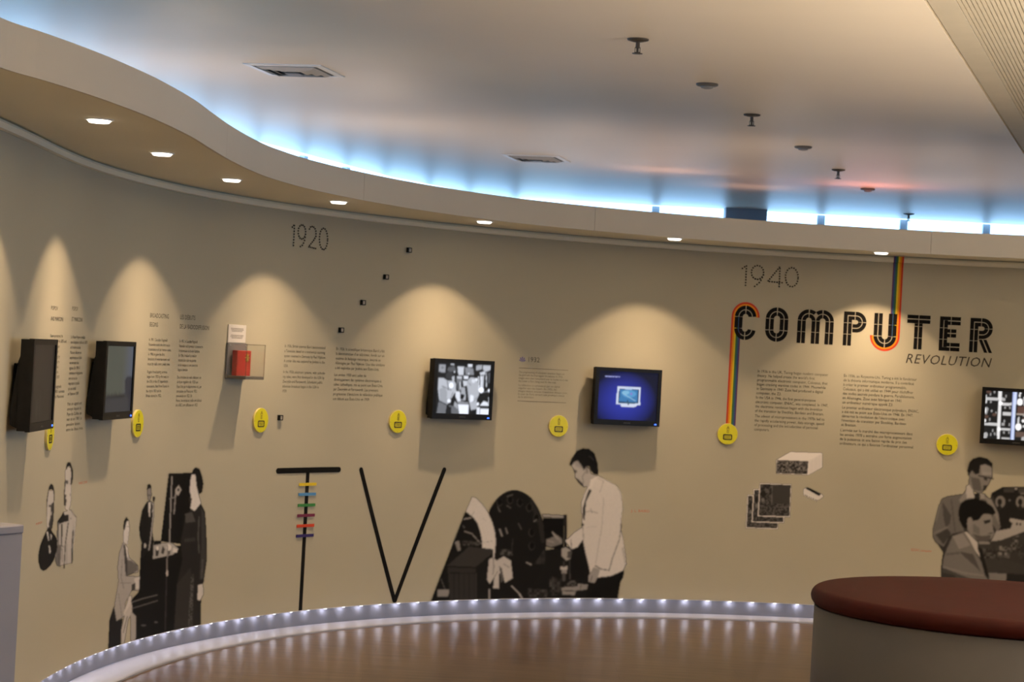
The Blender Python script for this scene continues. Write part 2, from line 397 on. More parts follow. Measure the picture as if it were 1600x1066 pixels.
for (x, y), t in locs:
    e = empty('downlight', (x, y, WALL_TOP)); tag(e, 'small round lit downlight under the bulkhead, '+t, 'light', 'downlights under the curved bulkhead')
    bm = bmesh.new(); lathe(bm, [(.047, .004), (.058, .004), (.058, -.002), (.054, -.004), (.047, -.004), (.047, .004)], 28); finish('trim_ring', bm, M['whitemetal'], e, True)
    bm = bmesh.new(); lathe(bm, [(0, .004), (.046, .004), (.046, -.006), (.040, -.013), (0, -.015)], 28); finish('lens', bm, M['lens'], e, True)
    i = int(np.argmin(np.hypot(WP[:, 0]-x, WP[:, 1]-y))); nrm = WN[i]
    spot((0, 0, -.020), (-nrm[0]*.10, -nrm[1]*.10, -1), SPOT_W, math.radians(91), .28, SPOT_COL, e)
    spot((0, 0, -.021), (-nrm[0]*.16, -nrm[1]*.16, -1), BEAM_W, math.radians(72), .9, SPOT_COL, e)

# unseen ceiling lamps added around the hall as warm fill light
for (x, y), t in (((5.2, 12.3), 'nearest the right end of the curved wall'), ((5.6, 9.5), 'second from the curved wall'), ((8.2, 11), 'farthest to the right'), ((6.4, 6.5), 'third from the curved wall'), ((2.5, -2), 'behind the viewer')):
    e = empty('added_ceiling_lamp', (x, y, CEIL)); tag(e, 'added unseen warm lamp in the ceiling, '+t, 'light', 'added unseen ceiling lamps')
    bm = bmesh.new(); lathe(bm, [(.16, .0), (.19, .0), (.19, -.012), (.16, -.012), (.16, 0)], 28); finish('trim_ring', bm, M['whitemetal'], e, True)
    bm = bmesh.new(); lathe(bm, [(0, -.003), (.158, -.003), (.158, -.001), (0, -.001)], 28); finish('lens', bm, M['lens'], e, True)
    l = bpy.data.lights.new('lamp', 'AREA'); l.shape = 'DISK'; l.size = .3; l.energy = ROOM_W; l.color = ROOM_COL
    o = bpy.data.objects.new('lamp', l); COL.objects.link(o); o.parent = e; o.location = (0, 0, -.02)

# unseen uplights, shaped as floor lamps, added to brighten the ceiling
for x, y, hz, pw, lb in ((1.6, -1.2, 1.9, 120, 'behind the viewer'), (3.5, 7.4, 1.0, 560, 'right of the round counter'), (4.5, 10.6, .8, 300, 'nearest the right end of the curved wall'), (5.9, 8.3, .8, 620, 'farthest to the right'),
                         (-1.55, 3.6, 1.95, 700, 'left of the viewer'), (-2.3, 14.2, 2.15, 45, 'behind the red box display'), (-1.2, 17.2, 2.15, 45, 'behind the film screen'), (.6, 19.2, 2.15, BACK_W, 'behind the small vent'), (2.1, 17.2, 2.15, BACK_W, 'behind the year 1940'),
                         (3.9, 19.5, 2.15, BACK_W, 'behind the word COMPUTER'), (5.6, 17.2, 2.15, BACK_W, 'behind the last screen')):
    e = empty('added_uplight', (x, y, 0)); tag(e, 'added unseen uplight for the ceiling, '+lb, 'lamp', 'added unseen uplights')
    bm = bmesh.new(); lathe(bm, [(0, 0), (.15, 0), (.15, .015), (.03, .03), (0, .03)], 28); finish('base', bm, M['darkmetal'], e, True)
    bm = bmesh.new(); lathe(bm, [(.014, .028), (.014, hz-.07), (0, hz-.07)], 14); finish('pole', bm, M['darkmetal'], e, True)
    bm = bmesh.new(); lathe(bm, [(r_, z_+hz-1.9) for r_, z_ in ((0, 1.82), (.06, 1.825), (.16, 1.90), (.17, 1.93), (.155, 1.90), (.05, 1.84), (0, 1.836))], 28); finish('bowl', bm, M['whitemetal'], e, True)
    spot((0, 0, hz-.02), (0, 0, 1), pw, math.radians(150), .6, (1, .80, .56) if y < 13 else (1, .72, .52), e, .05)

# coloured tubes added unseen behind the bulkhead to make the pinkish ceiling glow
for (px, py), c, w, lb in (((1365, 289), (1.0, .30, .20), 2.6, 'red one before the far windows'), ((1040, 266), (1.0, .50, .30), 1.2, 'orange one before the dark column'), ((1180, 292), (1.0, .55, .38), 1.0, 'pale one beside the red tube')):
    x, y = onplane(px, py, CEIL); e = empty('added_glow_tube', (x, y, CEIL-.45)); tag(e, 'added unseen glow tube behind the bulkhead, '+lb, 'lamp', 'added glow tubes behind the bulkhead')
    bm = bmesh.new(); vs = box(bm, (0, 0, 0), (.62, .03, .03), .008); finish('tube', bm, mat('lit_tube', (.8, .5, .4), .5, emit=c, estr=1.5), e)
    bm = bmesh.new(); zf = -(CEIL-.45); box(bm, (0, 0, zf/2-.008), (.03, .03, -zf-.02)); finish('stand', bm, M['greymetal'], e)
    l = bpy.data.lights.new('lamp', 'AREA'); l.shape = 'RECTANGLE'; l.size, l.size_y = .6, .03; l.energy = w; l.color = c
    o = bpy.data.objects.new('lamp', l); COL.objects.link(o); o.parent = e; o.location = (0, 0, .02); o.rotation_euler = (math.pi, 0, 0)

# LED strip under the wall's bottom edge
s_a, _ = onwall(20, 1066); s_b, _ = onwall(1560, 950)
led = tag(empty('led_strip', (0, 0, 0)), 'strip of small white lights under the bottom edge of the curved wall', 'light strip')
o = sweep('strip_rail', float(s_a)-1, float(s_b)+1.5, [(-.022, LIP-.001), (-.022, LIP-.004), (-.006, LIP-.004), (-.006, LIP-.001)], M['whitemetal'], parent=led)
bm = bmesh.new(); box(bm, (0, 0, 0), (.022, .010, .004)); led0 = None
ldat = bpy.data.lights.new('led_lamp', 'POINT'); ldat.energy = LED_W; ldat.color = LED_COL; ldat.shadow_soft_size = .011
for s in np.arange(float(s_a)-1, float(s_b)+1.5, .162):
    p = wpt(s, LIP-.006, -.014)
    if led0 is None: led0 = o = finish('led', bm, M['ledlit'], led)
    else: o = led0.copy(); COL.objects.link(o)
    o.location = p; o.rotation_euler = (0, 0, wang(s))
    q = bpy.data.objects.new('led_lamp', ldat); COL.objects.link(q); q.parent = led; q.location = wpt(s, LIP-.017, -.010)

# ------------------------------------------------------------------ ceiling fittings
def sprinkler(px, py, label):
    x, y = onplane(px, py, CEIL); e = empty('sprinkler', (x, y, CEIL)); tag(e, label, 'sprinkler', 'sprinklers in the ceiling')
    bm = bmesh.new(); lathe(bm, [(0, 0), (.062, 0), (.060, -.008), (.03, -.016), (.016, -.018), (0, -.018)], 24); finish('escutcheon', bm, M['darkmetal'], e, True)
    bm = bmesh.new(); lathe(bm, [(0, -.018), (.012, -.018), (.012, -.05), (.007, -.055), (.007, -.075), (0, -.075)], 12)
    for sx in (-1, 1): box(bm, (sx*.014, 0, -.062), (.004, .006, .03))
    box(bm, (0, 0, -.076), (.034, .006, .004)); finish('frame_stem', bm, M['darkmetal'], e)
    bm = bmesh.new(); lathe(bm, [(0, -.078), (.010, -.078), (.030, -.081), (.030, -.084), (0, -.084)], 16); finish('deflector', bm, M['darkmetal'], e, True)
sprinkler(997, 61, 'dark pendent sprinkler head nearest to the viewer on the ceiling')
sprinkler(1175, 179, 'dark pendent sprinkler head, second one from the viewer')
sprinkler(1310, 265, 'dark pendent sprinkler head near the pinkish ceiling glow, third from the viewer')
sprinkler(1420, 334, 'farthest pendent sprinkler head, right in front of the bright windows')
def sensor(px, py, label):
    x, y = onplane(px, py, CEIL); e = empty('ceiling_sensor', (x, y, CEIL)); tag(e, label, 'sensor', 'flat ceiling sensors')
    bm = bmesh.new(); lathe(bm, [(0, 0), (.072, 0), (.072, -.010), (.062, -.016), (0, -.016)], 28); finish('base', bm, M['sensor'], e, True)
    bm = bmesh.new(); lathe(bm, [(0, -.016), (.042, -.016), (.038, -.028), (.02, -.033), (0, -.033)], 24); finish('dome', bm, M['greymetal'], e, True)
sensor(1105, 131, 'flat round ceiling sensor nearest to the viewer between two sprinkler heads')
sensor(1255, 229, 'flat round ceiling sensor in the middle of the ceiling row')
sensor(1356, 295, 'farthest flat round ceiling sensor beyond the third sprinkler head')
def diffuser(corners, label):
    P = np.array([onplane(*q, CEIL) for q in corners]); c = P.mean(0)
    ax = (P[1]-P[0])+(P[2]-P[3]); rz = math.atan2(ax[1], ax[0])
    e = empty('air_diffuser', (c[0], c[1], CEIL), rz); tag(e, label, 'vent', 'square ceiling vents')
    hs = .27
    sq = lambda r: [(-r, -r), (r, -r), (r, r), (-r, r)]
    def frame(name, ro, ri, zo, zi, m, th=.006):
        bm = bmesh.new()
        a = [bm.verts.new((x, y, zo)) for x, y in sq(ro)]; b = [bm.verts.new((x, y, zi)) for x, y in sq(ri)]
        a2 = [bm.verts.new((x, y, zo+th)) for x, y in sq(ro)]; b2 = [bm.verts.new((x, y, zi+th)) for x, y in sq(ri)]
        for i in range(4):
            j = (i+1) % 4
            bm.faces.new((a[i], b[i], b[j], a[j])); bm.faces.new((a2[j], b2[j], b2[i], a2[i])); bm.faces.new((a[j], a2[j], a2[i], a[i])); bm.faces.new((b[i], b2[i], b2[j], b[j]))
        finish(name, bm, m, e)
    bm = bmesh.new(); box(bm, (0, 0, -.0015), (2*hs-.02, 2*hs-.02, .003)); finish('duct_opening', bm, M['darkvoid'], e)
    frame('outer_frame', hs, hs-.045, -.006, -.009, M['whitemetal'])
    for r in (.20, .15, .10): frame('louvre', r, r-.034, -.010, -.024, M['louvre'])
    bm = bmesh.new(); box(bm, (0, 0, -.030), (.10, .10, .006), .002); finish('centre_plate', bm, M['greymetal'], e)
diffuser([(375, 98), (497, 100), (543, 121), (425, 117)], 'large white framed square ceiling vent at the upper left')
diffuser([(785, 241), (866, 243), (893, 253.5), (808, 250)], 'smaller looking square ceiling vent farther back near the blue glow')

# ------------------------------------------------------------------ round red-topped counter and grey panel
TH, TR = .75, .94
dist = F_PX*(EYE-TH)/325.0
tx, ty = onplane(1584, 936, TH)
e = tag(empty('round_counter', (tx, ty, 0)), 'round white drum counter with a padded dark red top in the right foreground', 'counter')
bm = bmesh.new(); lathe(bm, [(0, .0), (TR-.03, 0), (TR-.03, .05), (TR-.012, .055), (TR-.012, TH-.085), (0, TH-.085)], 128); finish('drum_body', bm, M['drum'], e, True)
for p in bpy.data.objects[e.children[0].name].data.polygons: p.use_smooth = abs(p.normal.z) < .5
prof = [(0, TH-.085)]
for i in range(13):
    a = -math.pi/2+math.pi*i/12; prof.append((TR-.034+.040*math.cos(a), TH-.0425+.0425*math.sin(a)))
prof += [(TR-.3, TH+.006), (0, TH+.010)]
bm = bmesh.new(); lathe(bm, prof, 128); finish('padded_top', bm, M['redtop'], e, True)
bm = bmesh.new(); lathe(bm, [(TR-.011, .052), (TR-.006, .052), (TR-.006, 0), (TR-.011, 0)], 96); finish('kick_strip', bm, M['greymetal'], e, True)

x1, y1 = onplane(37, 820, 1.1); x2, y2 = onplane(0, 823, 1.1)
dv = Vector((x1-x2, y1-y2)).normalized(); rz = math.atan2(dv.y, dv.x)
e = tag(empty('low_panel', (x1, y1, 0), rz), 'low grey freestanding panel at the left edge beside the curved wall', 'panel')
bm = bmesh.new(); box(bm, (-.3, .05, .545), (.6, .1, 1.05), .004); finish('panel_body', bm, M['greypanel'], e)
bm = bmesh.new(); box(bm, (-.3, .05, 1.085), (.604, .104, .03), .004); finish('top_cap', bm, M['greypanel'], e)
bm = bmesh.new(); box(bm, (-.3, .05, .01), (.58, .08, .02)); finish('foot', bm, M['black'], e)

# ------------------------------------------------------------------ flat prints: raster of tones on a fine mesh that lies on the wall
class Ras:
    def __init__(self, x0, y0, x1, y1, step=1.0):
        self.X, self.Y = np.meshgrid(np.arange(x0, x1+step, step), np.arange(y0, y1+step, step))
        sh = self.X.shape; self.C = np.zeros(sh+(3,)); self.A = np.zeros(sh); self.t = (0, 0, 1); self.tint = np.array((1.0, .935, .87)); self.gain = 1.24
        self.rng = np.random.default_rng(3)
    def crop(self, ox, oy, sc): self.t = (ox, oy, sc); return self
    def _x(self, pts):
        p = np.array(pts, float); return np.c_[self.t[0]+p[:, 0]/self.t[2], self.t[1]+p[:, 1]/self.t[2]]
    def inside(self, P):
        m = np.zeros(self.X.shape, bool); n = len(P)
        for i in range(n):
            x1, y1 = P[i]; x2, y2 = P[(i+1) % n]
            if y1 == y2: continue
            c = ((y1 > self.Y) != (y2 > self.Y)); m ^= c & (self.X < (x2-x1)*(self.Y-y1)/(y2-y1)+x1)
        return m
    def put(self, m, v, a=1.0):
        col = np.array(v) if not np.isscalar(v) else v*self.tint*self.gain*(.62+.38*min(1, v/.09))*(1+.32*min(1, max(0, (v-.1)/.3)))
        w = np.where(self.A[m] > 0, a, 1.0)[:, None]
        self.C[m] = self.C[m]*(1-w)+col*w; self.A[m] = np.maximum(self.A[m], a)
    def P(self, pts, v, a=1.0): self.put(self.inside(self._x(pts)), v, a); return self
    def N(self, pts, lo, hi, cell=3):
        m = self.inside(self._x(pts)); sh = self.X.shape
        g = self.rng.random((sh[0]//cell+2, sh[1]//cell+2)); g = np.kron(g, np.ones((cell, cell)))[:sh[0], :sh[1]]
        g = lo+(hi-lo)*g**1.6
        self.C[m] = g[m][:, None]*self.tint; self.A[m] = 1; return self
    def L(self, pts, w, v, a=1.0):
        P = self._x(pts); w = w/self.t[2]/2
        for (x1, y1), (x2, y2) in zip(P[:-1], P[1:]):
            d = max(1e-9, (x2-x1)**2+(y2-y1)**2); t = np.clip(((self.X-x1)*(x2-x1)+(self.Y-y1)*(y2-y1))/d, 0, 1)
            self.put(np.hypot(self.X-x1-t*(x2-x1), self.Y-y1-t*(y2-y1)) <= w, v, a)
        return self
    def E(self, cx, cy, rx, ry, v, a=1.0):
        c = self._x([(cx, cy)])[0]; rx /= self.t[2]; ry /= self.t[2]
        self.put(((self.X-c[0])/rx)**2+((self.Y-c[1])/ry)**2 <= 1, v, a); return self
    def grain(self, amt, cell=2):
        sh = self.X.shape; g = self.rng.random((sh[0]//cell+2, sh[1]//cell+2)); g = np.kron(g, np.ones((cell, cell)))[:sh[0], :sh[1]]
        self.C *= (1+amt*(g-.5)*2)[..., None]
    def blur(self, n=1):
        def b(Z):
            Zp = np.pad(Z, ((1, 1), (1, 1)), mode='edge'); k = (.25, .5, .25); o = 0
            for i in range(3):
                for j in range(3): o = o+k[i]*k[j]*Zp[i:i+Z.shape[0], j:j+Z.shape[1]]
            return o
        for _ in range(n):
            A0 = self.A; A1 = b(A0)
            for c in range(3): self.C[..., c] = np.where(A1 > 1e-4, b(self.C[..., c]*A0)/np.maximum(A1, 1e-4), self.C[..., c])
            self.A = A1
        for _ in range(3):
            K = (self.A > 1e-4).astype(float) if _ == 0 else (K2 > 0).astype(float); K2 = b(K); new = (K == 0) & (K2 > 0)
            for c in range(3): self.C[..., c] = np.where(new, b(self.C[..., c]*K)/np.maximum(K2, 1e-9), self.C[..., c])
    def mesh(self, name, pos, m, parent=None, thr=.03, keep_all=False):
        H_, W_ = self.X.shape; idx = np.arange(H_*W_).reshape(H_, W_)
        a = self.A; q = np.maximum(np.maximum(a[:-1, :-1], a[1:, :-1]), np.maximum(a[:-1, 1:], a[1:, 1:])) > thr
        if keep_all: q[:] = True
        F = np.stack([idx[1:, :-1][q], idx[1:, 1:][q], idx[:-1, 1:][q], idx[:-1, :-1][q]], -1)
        used = np.unique(F); mp = np.full(H_*W_, -1); mp[used] = np.arange(len(used)); F = mp[F]
        me = bpy.data.meshes.new(name)
        me.vertices.add(len(used)); me.vertices.foreach_set('co', pos.reshape(-1, 3)[used].ravel())
        me.loops.add(F.size); me.loops.foreach_set('vertex_index', F.ravel())
        me.polygons.add(len(F)); me.polygons.foreach_set('loop_start', np.arange(0, F.size, 4)); me.polygons.foreach_set('loop_total', np.full(len(F), 4))
        me.update(calc_edges=True)
        ca = me.color_attributes.new('Col', 'FLOAT_COLOR', 'POINT')
        al = np.clip(self.A, 0, 1) if not keep_all else np.ones_like(self.A)
        ca.data.foreach_set('color', np.concatenate([np.clip(self.C, 0, 4), al[..., None]], -1).reshape(-1, 4)[used].ravel().astype(np.float32))
        me.materials.append(m); o = bpy.data.objects.new(name, me); COL.objects.link(o)
        if parent is not None: o.parent = parent
        return o
    def on_wall(self, name, label, off=.0004):
        self.blur(2); s, z = onwall(self.X, self.Y); ok = z > LIP+.001
        z = np.maximum(z, LIP+.001); self.A[~ok] = 0
        return tag(self.mesh(name, wpt(s, z, off), M['fprint']), label, 'wall print')

# --- two men, far left
r = Ras(54, 716, 126, 900, .8).crop(50, 715, 5.767)
r.P([(133, 400), (150, 300), (195, 300), (195, 430), (180, 560), (160, 640), (135, 660), (132, 560)], .56, .6)
r.P([(300, 110), (325, 80), (352, 100), (355, 230), (350, 420), (330, 480), (300, 470), (290, 330)], .56, .6)
r.P([(285, 490), (350, 470), (400, 540), (385, 700), (360, 950), (240, 980), (210, 900), (228, 700), (230, 600)], .50, .6)
r.P([(128, 665), (108, 710), (75, 790), (58, 880), (60, 950), (75, 1000), (100, 1022), (130, 1010), (165, 975), (195, 925), (215, 870), (230, 810), (230, 750), (210, 710), (180, 670), (165, 640), (150, 625), (140, 640)], .02)
r.P([(131, 672), (141, 665), (153, 745), (147, 752)], .5).P([(150, 790), (160, 800), (168, 850), (158, 872)], .45).P([(165, 690), (178, 700), (172, 755)], .45)
r.P([(148, 295), (155, 258), (173, 237), (190, 255), (200, 300), (199, 400), (192, 300), (175, 285)], .03)
r.P([(172, 420), (197, 400), (192, 560), (178, 650), (155, 640), (150, 600), (165, 540)], .06).L([(150, 290), (136, 380), (134, 450)], 6, .08)
r.P([(152, 430), (185, 425), (185, 442), (152, 446)], .08).L([(134, 460), (136, 540)], 4, .25).P([(160, 500), (180, 490), (178, 520), (162, 525)], .3)
r.P([(305, 105), (312, 65), (325, 42), (345, 48), (355, 75), (368, 120), (367, 190), (357, 245), (345, 245), (352, 170), (350, 110), (340, 75), (322, 80), (312, 110)], .03)
r.L([(300, 200), (296, 270), (290, 330), (297, 400), (292, 430)], 7, .08).P([(297, 208), (325, 205), (325, 240), (308, 240)], .09)
r.P([(290, 330), (310, 340), (302, 370), (312, 382), (305, 440), (288, 420)], .07).E(342, 335, 5, 14, .2).E(348, 550, 5, 8, .15)
r.P([(283, 490), (295, 520), (328, 515), (330, 575), (295, 580), (235, 605), (230, 575), (262, 530)], .03)
r.P([(230, 580), (245, 590), (240, 780), (265, 800), (255, 985), (225, 975), (208, 930), (215, 880), (233, 780), (224, 700)], .14)
r.P([(262, 600), (276, 600), (270, 780), (260, 790)], .05).L([(326, 590), (300, 780), (288, 995)], 8, .04).L([(371, 660), (362, 790), (358, 950)], 12, .07)
r.L([(345, 470), (370, 510), (395, 538)], 6, .2).L([(312, 780), (312, 960)], 6, .25).L([(262, 790), (282, 805)], 8, .06).L([(240, 870), (240, 970)], 5, .08).L([(272, 820), (270, 960)], 4, .1)
r.on_wall('photo_mural', 'black and white print of two men in suits at the far left of the wall')

# --- piano group
r = Ras(166, 726, 328, 1014, .85).crop(160, 720, 3.611)
r.P([(375, 72), (505, 70), (500, 200), (500, 290), (470, 330), (440, 470), (330, 455)], .014)
r.P([(250, 235), (225, 280), (207, 380), (212, 430), (222, 460), (214, 560), (270, 560), (290, 455), (280, 400), (290, 300), (285, 240), (265, 225)], .02)
r.P([(252, 160), (262, 132), (275, 150), (277, 195), (268, 228), (256, 218)], .2).P([(251, 165), (253, 140), (265, 129), (276, 145), (272, 156), (258, 158)], .03).L([(258, 195), (270, 195)], 5, .08)
r.P([(258, 235), (272, 235), (268, 320), (262, 310)], .45).L([(289, 205), (288, 300), (272, 440), (260, 520)], 6, .32).P([(283, 203), (296, 203), (294, 232), (284, 230)], .05).L([(275, 230), (290, 260), (280, 290)], 4, .3).E(240, 480, 6, 14, .35)
r.P([(126, 388), (132, 345), (148, 338), (153, 380), (148, 420), (142, 475), (118, 460), (118, 400)], .46).P([(117, 388), (122, 340), (135, 318), (149, 335), (136, 345), (126, 388)], .03).L([(140, 372), (150, 372)], 4, .12)
r.P([(115, 460), (95, 520), (85, 600), (90, 680), (70, 800), (65, 860), (80, 905), (120, 880), (130, 800), (150, 760), (165, 730), (205, 735), (212, 660), (195, 655), (120, 650), (150, 640), (200, 630), (200, 590), (150, 545), (140, 490), (128, 470)], .30)
r.P([(135, 560), (165, 565), (200, 590), (198, 620), (165, 640), (135, 650)], .13).P([(130, 475), (142, 490), (146, 550), (138, 540)], .5).P([(118, 465), (130, 485), (140, 560), (138, 650), (130, 640)], .06)
r.P([(150, 765), (165, 760), (160, 850), (128, 900), (120, 860)], .42).L([(100, 690), (160, 690)], 4, .15).L([(90, 750), (110, 880)], 4, .2).L([(112, 560), (105, 660), (120, 720)], 4, .18)
r.P([(180, 665), (212, 650), (212, 720), (185, 725)], .42).P([(163, 700), (186, 690), (186, 728), (165, 735)], .06)
r.P([(65, 820), (40, 900), (32, 1075), (100, 1075), (105, 960), (115, 890), (80, 905)], .02)
r.P([(215, 560), (285, 480), (450, 480), (450, 540), (560, 545), (552, 990), (180, 1060), (190, 900), (165, 850), (160, 790), (205, 740)], .014)
r.P([(128, 860), (165, 800), (168, 850), (145, 900), (120, 1045), (105, 1045), (105, 960)], .36).P([(160, 850), (190, 880), (190, 960), (187, 1010), (160, 1025), (158, 930)], .30).L([(140, 880), (118, 970)], 5, .12)
r.P([(288, 470), (380, 462), (400, 470), (430, 500), (400, 530), (285, 555)], .30).P([(300, 500), (320, 490), (315, 540), (298, 540)], .05).P([(340, 480), (352, 500), (345, 530), (330, 520)], .06).P([(365, 510), (385, 500), (380, 530), (362, 535)], .1).P([(400, 490), (425, 500), (420, 520), (395, 515)], .45).E(375, 490, 14, 18, .5).E(310, 495, 8, 12, .5)
r.P([(290, 455), (330, 452), (330, 470), (290, 478)], .014)
r.L([(165, 800), (230, 778), (310, 758)], 5, .16).L([(165, 835), (240, 812), (310, 790)], 5, .13).E(232, 930, 14, 5, .1).E(302, 912, 10, 5, .1)
r.L([(392, 90), (385, 260), (378, 465)], 6, .28).L([(414, 165), (404, 300)], 7, .22).P([(412, 160), (430, 138), (446, 165), (428, 198), (415, 190)], .30).E(428, 165, 6, 10, .06).L([(380, 215), (412, 205)], 6, .2)
r.L([(368, 480), (362, 640)], 6, .2).L([(362, 640), (354, 955)], 7, .045).E(365, 635, 6, 18, .36)
r.P([(503, 75), (497, 110), (492, 170), (500, 200), (497, 270), (520, 285), (556, 240), (542, 190), (530, 140), (524, 75)], .44)
r.P([(503, 78), (510, 55), (525, 38), (548, 48), (562, 90), (569, 130), (562, 178), (545, 190), (533, 150), (524, 78)], .02).P([(490, 203), (505, 213), (500, 245), (490, 230)], .04)
r.P([(497, 275), (520, 285), (556, 243), (578, 290), (586, 400), (588, 560), (570, 690), (545, 705), (556, 790), (552, 990), (400, 995), (420, 700), (450, 560), (440, 460), (465, 330)], .03)
r.P([(466, 300), (505, 290), (525, 345), (470, 352)], .075).P([(556, 262), (576, 295), (582, 400), (584, 560), (570, 670), (547, 670), (556, 500)], .055).P([(420, 700), (500, 600), (497, 960), (405, 985)], .042)
r.N([(500, 640), (515, 640), (508, 950), (482, 950)], .03, .16, 2).L([(545, 320), (540, 430), (545, 520)], 8, .08).L([(565, 560), (560, 660)], 7, .09).L([(470, 450), (515, 445)], 20, .05)
r.P([(540, 702), (567, 695), (570, 755), (550, 790), (535, 785)], .42)
r.grain(.06, 1); r.on_wall('photo_mural', 'black and white print of a pianist, a cellist and a woman beside a piano')

# --- television pioneer with disc machine
r = Ras(671, 698, 980, 942, 1.0).crop(660, 680, 3.33)
r.P([(42, 870), (225, 395), (300, 440), (340, 540), (385, 640), (620, 560), (640, 600), (760, 580), (860, 600), (1040, 700), (1012, 870)], .018)
r.E(478, 560, 163, 272, .017)
r.P([(560, 320), (600, 380), (632, 470), (638, 560), (618, 560), (600, 450), (560, 370)], .032)
for (x, y, a) in ((455, 338, .2), (400, 350, .1), (555, 378, .2), (592, 432, .2), (567, 508, .1), (568, 578, .1), (506, 352, .1)):
    r.E(x, y, 16, 22, .045).E(x+2, y-2, 12, 18, .010)
r.L([(440, 320), (470, 310)], 5, .12).L([(392, 375), (404, 400)], 5, .12).L([(402, 490), (414, 525)], 7, .26).L([(434, 485), (442, 512)], 6, .2).L([(500, 460), (515, 490)], 5, .1).L([(440, 368), (460, 380)], 4, .12).L([(580, 450), (594, 440)], 4, .2).L([(470, 540), (465, 600)], 4, .05)
r.P([(626, 430), (735, 432), (735, 600), (640, 580)], .012).P([(620, 410), (740, 418), (740, 432), (628, 428)], .26).P([(735, 415), (752, 415), (750, 600), (738, 600)], .03)
r.crop(670, 750, 5.469)
r.P([(370, 145), (405, 155), (455, 205), (500, 270), (540, 360), (565, 450), (572, 530), (565, 610), (560, 665), (548, 665), (548, 592), (455, 582), (455, 520), (440, 440), (415, 370), (380, 320), (315, 270)], .46)
r.L([(370, 300), (390, 270)], 5, .25).L([(470, 535), (540, 525)], 4, .2).L([(460, 330), (490, 350)], 4, .35)
r.P([(155, 735), (300, 610), (340, 570), (550, 595), (530, 640), (400, 745)], .048).P([(160, 740), (400, 750), (395, 1030), (180, 1030)], .040).P([(400, 750), (500, 660), (500, 1030), (395, 1030)], .02)
for x in (215, 255, 300, 345): r.L([(x, 800), (x, 1010)], 6, .022)
r.L([(405, 800), (405, 1010)], 5, .07).L([(160, 742), (400, 752)], 8, .015).L([(180, 795), (395, 800)], 8, .02)
r.P([(515, 680), (550, 660), (580, 690), (640, 655), (700, 690), (717, 840), (650, 880), (632, 800), (600, 800), (597, 930), (550, 925), (560, 830), (520, 890), (497, 850)], .38)
r.P([(600, 735), (625, 760), (640, 850), (618, 880), (610, 800)], .10).L([(548, 665), (556, 740), (548, 810)], 6, .08).L([(640, 720), (690, 750)], 8, .22).L([(560, 830), (590, 780)], 6, .12)
r.L([(305, 440), (370, 462), (420, 520), (455, 545)], 7, .26).L([(100, 840), (160, 990)], 4, .14).L([(710, 910), (770, 970), (805, 1025)], 11, .33).P([(75, 940), (172, 940), (168, 995), (75, 1000)], .22)
r.L([(300, 335), (360, 325)], 11, .26).P([(220, 530), (258, 520), (272, 600), (248, 610)], .2).L([(517, 940), (515, 1025)], 12, .3).L([(835, 705), (868, 720)], 8, .24).N([(610, 590), (710, 600), (715, 650), (610, 640)], .02, .14, 3).N([(280, 520), (450, 530), (440, 560), (290, 560)], .02, .12, 3).L([(290, 390), (305, 410)], 10, .1)
r.crop(820, 690, 4.182)
r.P([(305, 705), (345, 690), (378, 640), (395, 720), (430, 850), (412, 900), (300, 905)], .016)
r.P([(140, 640), (190, 622), (176, 588), (215, 615), (246, 640), (246, 668), (170, 692), (140, 680)], .17).L([(180, 592), (215, 640)], 9, .27).L([(215, 620), (235, 660)], 8, .24).L([(150, 650), (190, 660)], 8, .24)
r.P([(480, 885), (560, 878), (648, 840), (642, 890), (605, 940), (598, 1060), (400, 1060), (410, 920), (455, 925)], .014)
r.P([(478, 222), (520, 245), (600, 290), (630, 340), (640, 420), (625, 560), (645, 650), (665, 790), (655, 815), (640, 845), (560, 880), (480, 888), (430, 870), (415, 800), (395, 720), (380, 640), (345, 690), (305, 705), (265, 650), (330, 590), (375, 560), (370, 400), (385, 350), (415, 290), (440, 255)], .46)
r.P([(305, 160), (320, 135), (345, 125), (375, 165), (385, 190), (400, 165), (420, 175), (432, 212), (472, 225), (420, 292), (385, 298), (375, 285), (345, 262), (330, 235), (325, 190)], .33)
r.P([(330, 238), (350, 248), (380, 275), (385, 298), (362, 282), (345, 262)], .07).P([(392, 165), (412, 165), (415, 205), (402, 212)], .22).P([(316, 182), (340, 190), (338, 210), (324, 206)], .10).L([(395, 200), (375, 230), (385, 270)], 6, .2)
r.P([(292, 150), (305, 115), (340, 65), (380, 45), (420, 50), (455, 80), (475, 150), (479, 220), (450, 212), (430, 190), (420, 160), (400, 160), (385, 188), (375, 160), (345, 120), (322, 135), (303, 162)], .022)
r.L([(420, 95), (450, 120)], 6, .06)
r.P([(430, 250), (480, 222), (440, 290), (420, 310)], .5).P([(420, 310), (437, 320), (400, 395), (390, 520), (378, 500), (380, 430), (400, 365)], .03).E(378, 545, 9, 10, .06)
r.L([(516, 370), (503, 560), (472, 740), (462, 800)], 4, .3).L([(460, 812), (500, 835), (550, 842)], 7, .08).L([(552, 840), (570, 770), (618, 640), (632, 540)], 6, .12).L([(395, 462), (430, 455), (475, 468)], 5, .25).L([(430, 440), (440, 470)], 4, .25).L([(385, 640), (378, 560)], 6, .25).L([(405, 560), (470, 555)], 4, .36).L([(480, 240), (515, 260), (490, 330)], 4, .32).L([(300, 640), (306, 700)], 6, .15).L([(640, 700), (660, 800)], 12, .33)
r.P([(240, 700), (270, 690), (300, 712), (298, 765), (270, 780), (240, 750)], .28).P([(280, 720), (310, 715), (300, 765), (275, 760)], .08)
r.P([(450, 820), (492, 838), (480, 880), (455, 925), (418, 918), (415, 880)], .26).L([(440, 880), (430, 915)], 5, .1)
